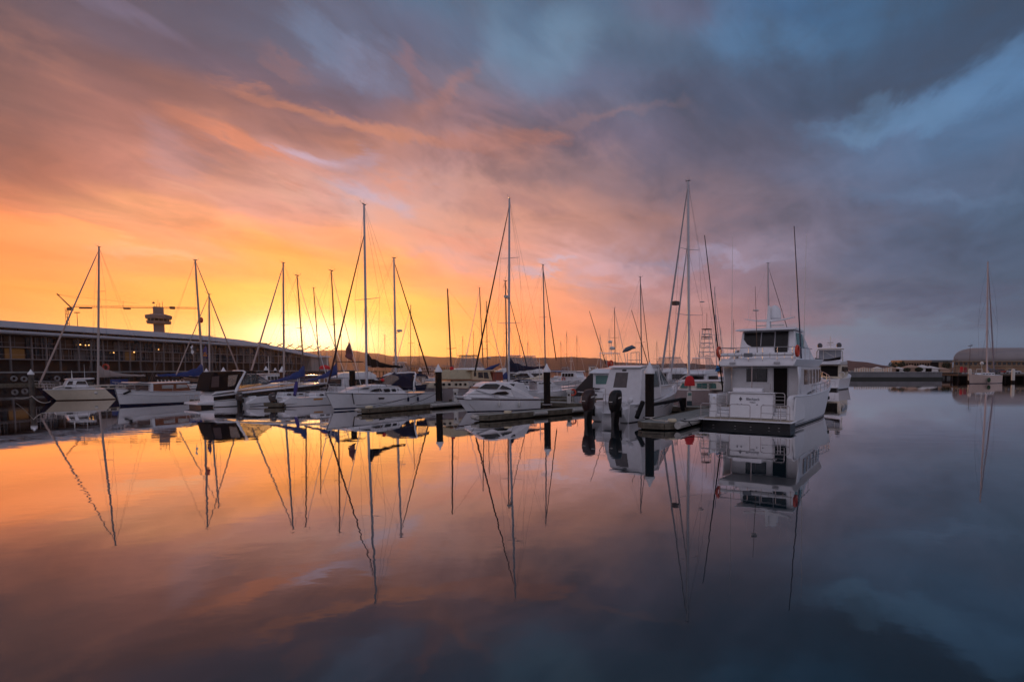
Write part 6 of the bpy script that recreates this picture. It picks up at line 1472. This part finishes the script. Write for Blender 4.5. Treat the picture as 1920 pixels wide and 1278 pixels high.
motor(761, 78, R(80), 9, 'white flybridge boat with glowing windows right of the radar mast', 'fly', winm=mat('warm_glass',(.25,.14,.08),.3), canvas=WHITE, hscale=1.15)
B = motor(893, 74, R(60), 13, 'white flybridge boat with blue spray cover above the beige tented boat', 'fly', winm=GREENG, roofm=BCANV, canvas=BCANV, hscale=1.3)
mb = MB(); a, b_ = B.l(at(905,694,70)), B.l(at(937,682,70)); mb.tube([a, a.lerp(b_,.5)-Vector((0,0,.1)), b_], [.06,.25,.10], 7); B.o('blue_cover', mb, BLUE)
motor(975, 82, R(70), 12, 'white flybridge boat with clear curtains behind the navy sail cover', 'fly', canvas=CANV, hscale=1.4)
motor(1002, 88, R(60), 11, 'cream curtained flybridge boat right of the navy sail cover', 'fly', canvas=BEIGE, roofm=CANV, hscale=1.45)
motor(1012, 62.5, R(48), 8.5, 'small white cabin boat with navy cockpit hood left of the tall capped pile', 'pilot', canvas=NCANV, hscale=.72)
motor(1071, 96, R(112), 12, 'white trawler with red life ring on its side left of the dark gangway', 'pilot', name='trawler', canvas=BLUE, rings=1, winm=INTER)
B = motor(1150, 64, R(20), 11.5, 'fishing boat with two radar domes on its wheelhouse behind the outboard boat', 'fly', name='fishing_boat', winm=GREENG, hscale=1.35)
for px_, py_, r_ in ((1144,641,.28),(1148,653,.36)): B.dome(B.l(at(px_,py_,71)), r_, FENW, .6)
mb = MB(); mb.tube([B.l(at(1146,667,71)), B.l(at(1146,640,71))], .05, 5); mb.tube([B.l(at(1142,616,71)), B.l(at(1142,668,71))], .03, 5); B.o('dome_post', mb, FENW)
for a_, b2 in (((1136,682),(1105,583)),((1215,682),(1184,581))):
    mb = MB(); mb.tube([B.l(at(*a_,68)), B.l(at(*b2,68))], .06, 5, r2=.03); B.o('outrigger_pole', mb, BCANV)
B.ring(B.l(at(1141,682,60)), .26, .09, .3); B.ring(B.l(at(1146,680.5,60)), .26, .09, -.3)
# inflatable hoisted on a frame
t = thing('davit_dinghy', 'blue-grey dinghy hoisted upside down on a frame above the outboard boat', 'dinghy', onY(1180, 70)); o0 = Vector(t.location)
mb = MB(); a, b_ = at(1167,660,70)-o0, at(1192,652,70)-o0; mb.tube([a, a.lerp(b_,.3)+Vector((0,0,.15)), a.lerp(b_,.75)+Vector((0,0,.25)), b_], [.06,.30,.28,.08], 9); obj('hull', mb, mat('dinghy_blue',(.09,.13,.17),.6), t)
mb = MB()
for px_ in (1183,1194,1199): mb.tube([at(px_,661,70)-o0, at(px_,700,70)-o0], .04, 5)
mb.tube([at(1183,661,70)-o0, at(1199,660,70)-o0], .04, 5); mb.tube([at(1178,675,70)-o0, at(1203,675,70)-o0], .035, 5); mb.tube([at(1176,662,70)-o0, at(1178,700,70)-o0], .04, 5); obj('frame', mb, STEEL, t)
motor(1266, 77, R(45), 14, 'large white flybridge yacht behind the twin furled headsails', 'fly', name='motor_yacht', canvas=CANV, hscale=1.2)
B = motor(1322, 71, R(30), 12, 'sport fishing boat with tall lattice tower left of the large motor yacht', 'fly', name='fishing_boat', roofm=WHITE, canvas=mat('curtain_rust',(.25,.10,.09),.7), hscale=1.2)
mb = MB(); P4 = [(-.9,1.0),(.9,1.0),(.9,-1.0),(-.9,-1.0)]; z0, z1 = 5.0, 8.6
q0 = B.l(at(1325,668,71)); q1 = B.l(at(1325,618,71)); cz0, cz1 = q0.z, q1.z; cx_, cy_ = q0.x, q0.y
cn = []
for x, y in P4:
    a = Vector((cx_+x*.85, cy_+y*.85, cz0)); b_ = Vector((cx_+x*.42, cy_+y*.42, cz1)); cn.append((a,b_)); mb.tube([a,b_], .045, 5)
for k in range(6):
    f = k/6; g = (k+1)/6
    for i in range(4):
        a, b_ = cn[i], cn[(i+1)%4]; mb.tube([a[0].lerp(a[1],f), b_[0].lerp(b_[1],f)], .03, 4)
        if k % 2 == 0: mb.tube([a[0].lerp(a[1],f), b_[0].lerp(b_[1],g)], .02, 3)
B.o('lattice_tower', mb, ALU)
mb = MB(); mb.box(cx_-.5,cx_+.5,cy_-.55,cy_+.55,cz1,cz1+.12); mb.box(cx_-.5,cx_+.5,cy_-.5,cy_+.5,cz1-1.0,cz1-.9); B.o('tower_top', mb, DALU, bevel=.03)
mb = MB(); mb.tube([(cx_,cy_,cz1),(cx_,cy_,cz1+2.2)], .03, 4); B.o('whip_aerial', mb, DALU)
pennant(((1344,684),(1341,696),(1351,695),(1350,689)), 46, 'small blue and white flag left of the large motor yacht saloon', mat('flag_blue',(.03,.18,.42),.8))
# dark leaning pole with blue rope, left of the big yacht
a, b_ = at(1352,690,44), at(1321,441,44); t = thing('leaning_pole', 'long dark outrigger pole leaning left of the large motor yacht', 'pole', (a.x,a.y,0)); o0 = Vector(t.location)
mb = MB(); base = at(1357,745,44); mb.tube([base-o0, b_-o0], .075, 7, r2=.03); obj('pole', mb, BCANV, t)
mb = MB(); mb.tube([base-o0+Vector((.05,0,.6)), a-o0+Vector((.08,0,0)), at(1341,590,44)-o0+Vector((.05,0,0))], .02, 4); obj('halyard', mb, BLUE, t)

# grey-hulled classic with beige tent
def tent_boat():
    B = Boat('classic_cruiser', 'grey hulled classic cruiser with portholes and beige tent over its deck', 'motor boat', onY(985,64), onY(806,54.5))
    P = lambda px, py, ww: (lambda q: (q.x, q.z, ww))(B.px(px, py, ww)); L = B.L
    B.hull(3.9, (1.35,1.45,1.75), rake=.7, tw=.8, m=GREYH, rail=WOOD, flare=.35)
    B.house([P(800,727,.6), P(806,717,.8), P(900,713,1.5), P(905,724,1.6), P(905,730,1.6)], CREAM, 'deckhouse', bevel=.05)
    for px_ in (816,831,841.5,854,862,871): 
        q = P(px_,720,1.3); mb = MB()
        wq = lerp(.78,1.42,(px_-806)/94)
        q = B.px(px_,720.3,wq)
        for sd in (1,-1): mb.tube([(q.x,sd*(wq-.2),q.z),(q.x,sd*(wq+.18),q.z)], .13, 10)
        B.o('porthole', mb, GLASS)
    B.house([P(843,711,1.2), P(846,695,1.0), P(850,692.5,.8), P(886,692.5,.9), P(888,711,1.3)], BEIGE, 'deck_tent', bevel=.06)
    B.house([P(886,714,1.5), P(886,694,1.4), P(918,694,1.4), P(924,714,1.5)], mat('wheel_cream',(.5,.38,.24),.5), 'wheelhouse', bevel=.04)
    B.house([P(880,694,1.5), P(881,692.8,1.5), P(944,693.5,1.5), P(944,695,1.5)], CREAM, 'wheelhouse_roof', bevel=.01)
    for a in (((889,705),(889,698),(893,698),(893,705)),((897,708),(897,697.5),(905,697.5),(906,708)),((908,709),(907,697.5),(914,697.5),(917,709))): B.sidepane([P(*q,1.49) for q in a], GLASS, 'window')
    B.house([P(924,713,1.3), P(925,698,1.3), P(943,697,1.3), P(944,713,1.3)], mat('rust_canvas',(.30,.08,.05),.7), 'aft_canopy', bevel=.05)
    mb = MB()
    for sd in (1,-1): mb.tube([Vector((P(843,711.5,1.4)[0],sd*1.4,P(843,711.5,1.4)[1])), Vector((P(930,714,1.7)[0],sd*1.7,P(930,714,1.7)[1]))], .06, 6)
    B.o('wood_rail', mb, WOOD)
    base = B.px(847,716,0); top = B.px(839,541,0); base.y = top.y = 0
    B.rig(base, top, r=.085, spreaders=((.36,.9),), m=BRM, gear=False, wires=.009); mb = MB(); q = B.px(846,691,.5); mb.ball((q.x,.6,q.z),.22,8,6); B.o('winch_cover', mb, RED)
    mb = MB(); q = B.px(886,731,1.6); rr = random.Random(3)
    for k in range(10): mb.ball((q.x+rr.uniform(-.5,.5), 1.7+rr.uniform(-.15,.2), q.z+rr.uniform(-.6,.5)), rr.uniform(.12,.25), 7, 5)
    B.o('bow_anchor_gear', mb, FEND)
tent_boat()
# yacht with the tallest central mast
def mid_sloop():
    B = Boat('sailing_yacht', 'sloop with the tallest central mast, radar and navy sail cover, behind the small cruiser', 'sailing yacht', onY(1003,64), onY(890,52.5)); L = B.L
    B.hull(3.9, (1.2,1.25,1.6), rake=.9, tw=.75, flare=.3, stripes=((.0,.1,NAVY),)); coachroof(B, -L*.22, L*.2, .5, .32, 1.25, .8)
    base = B.px(954,720,0); top = B.px(955,372,0); base.y = top.y = 0; q = B.px(1022,688,0); q2 = B.px(889,705,0)
    B.rig(base, top, r=.125, spreaders=((.33,1.5),(.68,1.15)), fore=q2, foil=.07, foilm=BCANV, forefrac=.96, boom=(q.x,0,q.z), cover=NCANV, boomdz=1.3, radar=.47, coverh=.55)
    B.lifelines(); B.pushpit(); mb = MB(); mb.tube([B.px(962,703,0), B.px(1010,690,0)], .05, 5); B.o('boom_vang', mb, FENW)
mid_sloop()
def twin_headsail():
    B = Boat('sailing_yacht', 'grey-mauve hulled ketch-sized sloop with green windows and twin furled headsails, tallest mast on the right', 'sailing yacht', onY(1358,47.5), onY(1243,56)); L = B.L
    P = lambda px, py, ww: (lambda q: (q.x, q.z, ww))(B.px(px, py, ww))
    B.hull(3.8, (1.75,1.65,1.9), rake=.9, tw=.85, m=mat('hull_mauve',(.34,.28,.28),.4), rail=WHITE, flare=.35)
    CR = mat('frame_cream', (.62,.60,.52), .5)
    B.house([P(1270,731,1.3), P(1278,716,1.1), P(1346,715,1.2), P(1356,731,1.4)], CR, 'pilothouse', bevel=.06)
    B.house([P(1266,716,1.2), P(1278,711.5,1.1), P(1345,712,1.2), P(1350,715,1.3)], WHITE, 'pilothouse_roof', bevel=.05)
    for a in (((1275,727),(1280,718.5),(1288,718.5),(1288,727)),((1306,727),(1307,718),(1325,718),(1325,728)),((1329,728),(1329,718),(1341,718),(1343,728))): B.sidepane([P(*q,1.36) for q in a], GREENG, 'window')
    base = B.px(1291.5,712,0); top = B.px(1290,340,0); base.y = top.y = 0
    B.rig(base, top, r=.13, spreaders=((.33,1.6),(.66,1.15)), fore=B.px(1240,702,0), foil=.095, foilm=mat('furl_grey',(.42,.40,.42),.8), forefrac=.985, radar=None, wires=.01)
    f2_ = B.px(1258,702,0); a = base.lerp(top,.72); mb = MB(); mb.tube([f2_, f2_.lerp(a,.07), f2_.lerp(a,.1), f2_.lerp(a,.5), a], [.03,.12,.12,.09,.02], 7); B.o('furled_staysail', mb, mat('furl_grey',(.42,.40,.42),.8))
    q = B.px(1276,570,0); mb = MB(); mb.box(q.x-.3,q.x+.3,-.28+.6,.28+.6,q.z-.15,q.z+.25); B.o('radar_scanner', mb, DALU, bevel=.08)
    mb = MB(); q = B.px(1307,566,0); mb.lathe([(.02,0),(.25,.03),(.25,.08),(.02,.12)], (q.x,-.6,q.z), 10); B.o('aerial_disc', mb, FENW)
    mb = MB(); mb.tube([B.px(1262,720,.0), B.px(1286,704,0)], .06, 6); B.o('spinnaker_pole', mb, FENW)
    B.lifelines(); B.pushpit()
twin_headsail()
# second motor yacht beyond the big one
def second_yacht():
    Y = 92; c = onY(1547, Y); h = R(30); B = Boat('motor_yacht', 'second motor yacht with two dark radar domes, just beyond the big white yacht', 'motor yacht', c, head=h, L=16)
    X = lambda xs: -8 + xs
    B.hull(5.0, (1.9,2.0,2.9), rake=1.2, tw=.95, bp=2.7, flare=.55, stripes=((0,.09,BLACK),))
    mb = MB(); mb.box(X(-1.2),X(0),-2.3,2.3,.35,.5); B.o('swim_platform', mb, WHITE, bevel=.04); mb = MB(); mb.box(X(-1),X(.1),-2.1,2.1,-.3,.34); B.o('stern_underside', mb, BLACK)
    B.house([(X(2.5),1.5,2.2),(X(2.5),4.3,2.1),(X(10),4.3,1.8),(X(12.5),2.9,1.4),(X(12.5),2.4,1.4)], CREAM, 'saloon', bevel=.08)
    B.pane([(X(2.49),1.35,2.3),(X(2.49),-1.6,2.3),(X(2.49),-1.6,4.15),(X(2.49),1.35,4.15)], INTER, 'saloon_door', th=.03)
    B.sidepane([(X(3.5),3.1,2.2),(X(10),3.1,1.9),(X(9.6),4.0,1.87),(X(3.5),4.0,2.15)], GLASS, 'saloon_window')
    B.house([(X(1.0),4.32,2.2),(X(.9),4.6,2.3),(X(1.4),4.85,2.2),(X(9.5),5.1,1.8),(X(10.5),4.4,1.7)], WHITE, 'flybridge', bevel=.1)
    mb = MB(); rows = []
    for k in range(9): f = k/8; rows.append([(X(1.6), lerp(2.2,-2.2,f), 5.25+.9*abs(f-.42)**1.2), (X(1.3), lerp(2.2,-2.2,f), 4.95+.5*abs(f-.42)**1.4), (X(1.9), lerp(2.1,-2.1,f), 4.95+.5*abs(f-.42)**1.4)])
    mb.rows(rows, close=True); B.o('black_cover', mb, BCANV)
    mb = MB(); ar = [(X(3.2),2.25,4.9),(X(2.9),2.2,6.6),(X(2.7),1.9,7.05),(X(2.7),-1.9,7.05),(X(2.9),-2.2,6.6),(X(3.2),-2.25,4.9)]; mb.tube(ar,.11,7); mb.tube([(X(2.8),1.0,5.2),(X(2.8),1.0,7.0)],.05,5); mb.tube([(X(2.8),-1.1,5.2),(X(2.8),-1.1,7.0)],.05,5); mb.tube([(X(2.5),.7,6.6),(X(2.5),-.9,5.7)],.04,5); B.o('arch', mb, FENW)
    B.pane([(X(3.3),2.0,5.3),(X(3.3),-2.0,5.3),(X(3.2),-1.9,6.9),(X(3.2),1.9,6.9)], mat('vinyl_grey',(.32,.34,.38),.25), 'rear_screen', th=.02)
    B.house([(X(2.4),7.06,2.0),(X(2.5),7.18,2.05),(X(6.5),7.25,1.8),(X(7),7.1,1.7)], CREAM, 'hardtop', bevel=.03)
    for y in (1.75,-1.55): B.dome((X(3.2),y,7.65), .46, mat('dome_dark',(.07,.065,.075),.4), 1.0)
    mb = MB(); mb.tube([(X(4),.1,7.2),(X(4),.1,9.4)],.05,5); mb.tube([(X(4),-.6,7.9),(X(4),.8,7.9)],.04,4); mb.box(X(3.8),X(4.2),-.4,.6,8.2,8.35); B.o('signal_mast', mb, FENW)
    mb = MB()
    for y0, y1_ in ((2.2,1.0),(-.2,-1.9)): mb.tube([(X(-1),y0,.5),(X(-1),y0,1.5),(X(-1),y1_,1.5),(X(-1),y1_,.5)],.03,5)
    B.o('platform_rail', mb, STEEL)
    B.ring((X(.5),-2.7,2.6), .5, .08, m=FENW, ang=R(70)); mb = MB(); mb.ball((X(2.2),2.8,5.4),.3,8,6); B.o('side_lamp', mb, FEND)
    mb = MB(); 
    for sd in (1,-1): mb.tube([B.pt(lerp(.3,1,k/10),1,sd,-.05)+Vector((0,0,.7)) for k in range(11)],.03,5)
    B.o('side_rail', mb, STEEL)
second_yacht()
# yacht at the right-hand wharf
def right_yacht():
    Y = 134; B = Boat('sailing_yacht', 'pale pinkish yacht with round dark fender moored at the right-hand wharf', 'sailing yacht', onY(1867,137), onY(1818,129.5)); L = B.L
    P = lambda px, py, ww: (lambda q: (q.x, q.z, ww))(B.px(px, py, ww))
    B.hull(4.0, (2.0,2.0,2.35), rake=.7, tw=.8, m=mat('hull_pinkish',(.58,.44,.38),.4), flare=.4, stripes=((0,.06,NAVY),))
    coachroof(B, -L*.25, L*.25, .6, .4, 1.3, .9); base = B.px(1850.5,703,0); base.y = 0; top = B.px(1852.5,491,0); top.y = 0
    B.rig(base, top, r=.22, spreaders=((.45,2.3),(.72,1.6)), m=mat('mast_pinkish',(.5,.42,.42),.5), fore=B.px(1864,700,0), foil=.13, foilm=mat('furl_dusky',(.25,.22,.26),.8), boom=(-L*.45,0,3.6), cover=mat('cover_grey',(.12,.11,.12),.8), boomdz=1.0, wires=.016, coverh=.6)
    B.lifelines(n=6, h=.9); mb = MB(); q = B.px(1854.5,712,2.1); mb.torus((q.x,2.1,q.z),.42,.2,'y',16,7); B.o('tyre_fender', mb, mat('fender_green',(.04,.09,.05),.6)); mb = MB(); q = B.px(1834.5,681,0); mb.ball((q.x,.8,q.z),.45,9,6); mb.tube([(q.x,.8,q.z),(q.x,.8,2.2)],.05,5); B.o('satellite_dome', mb, FENW)
    mb = MB(); mb.tube([B.px(1831,702,.9), B.px(1831,692,.9), B.px(1842,692,.9), B.px(1842,702,.9)],.07,5); B.o('deck_frame', mb, FENW)
right_yacht()
# moorings at the far left pile
a = wl(60,742,1.1); rope(a, wl(95,752,.6), .35, 'pale slack line from the left pile to the navy yacht', .03, ROPEW); rope(a, wl(30,746,.3), .15, 'pale line running left from the left pile', .025, ROPEW)
rope(wl(1283,785,.5), wl(1297,797,.25), -.05, 'dark line over the padded edge beside the motor yacht', .035); rope(wl(1276,788,.55), wl(1318,786,.55), .08, 'dark stern line from the pontoon to the large motor yacht', .03)
rope(at(1350,752,44), at(1228,748,43), .25, 'thin line from the grey-mauve sloop across the pontoon', .012)
# ------------------------------------------------------------------ haze
hz = MB(); hz.box(-4300, 4300, -420, 3300, -3, 260)
hm = bpy.data.materials.new('haze_air'); hm.use_nodes = True; t = hm.node_tree
for n in list(t.nodes):
    if n.type != 'OUTPUT_MATERIAL': t.nodes.remove(n)
o_ = [n for n in t.nodes if n.type == 'OUTPUT_MATERIAL'][0]
pv = t.nodes.new('ShaderNodeVolumePrincipled'); pv.inputs['Density'].default_value = .00010; pv.inputs['Color'].default_value = (.98,.74,.68,1); pv.inputs['Anisotropy'].default_value = .72
t.links.new(pv.outputs[0], o_.inputs['Volume'])
struct('haze', hz, hm, 'stuff', smooth=False)
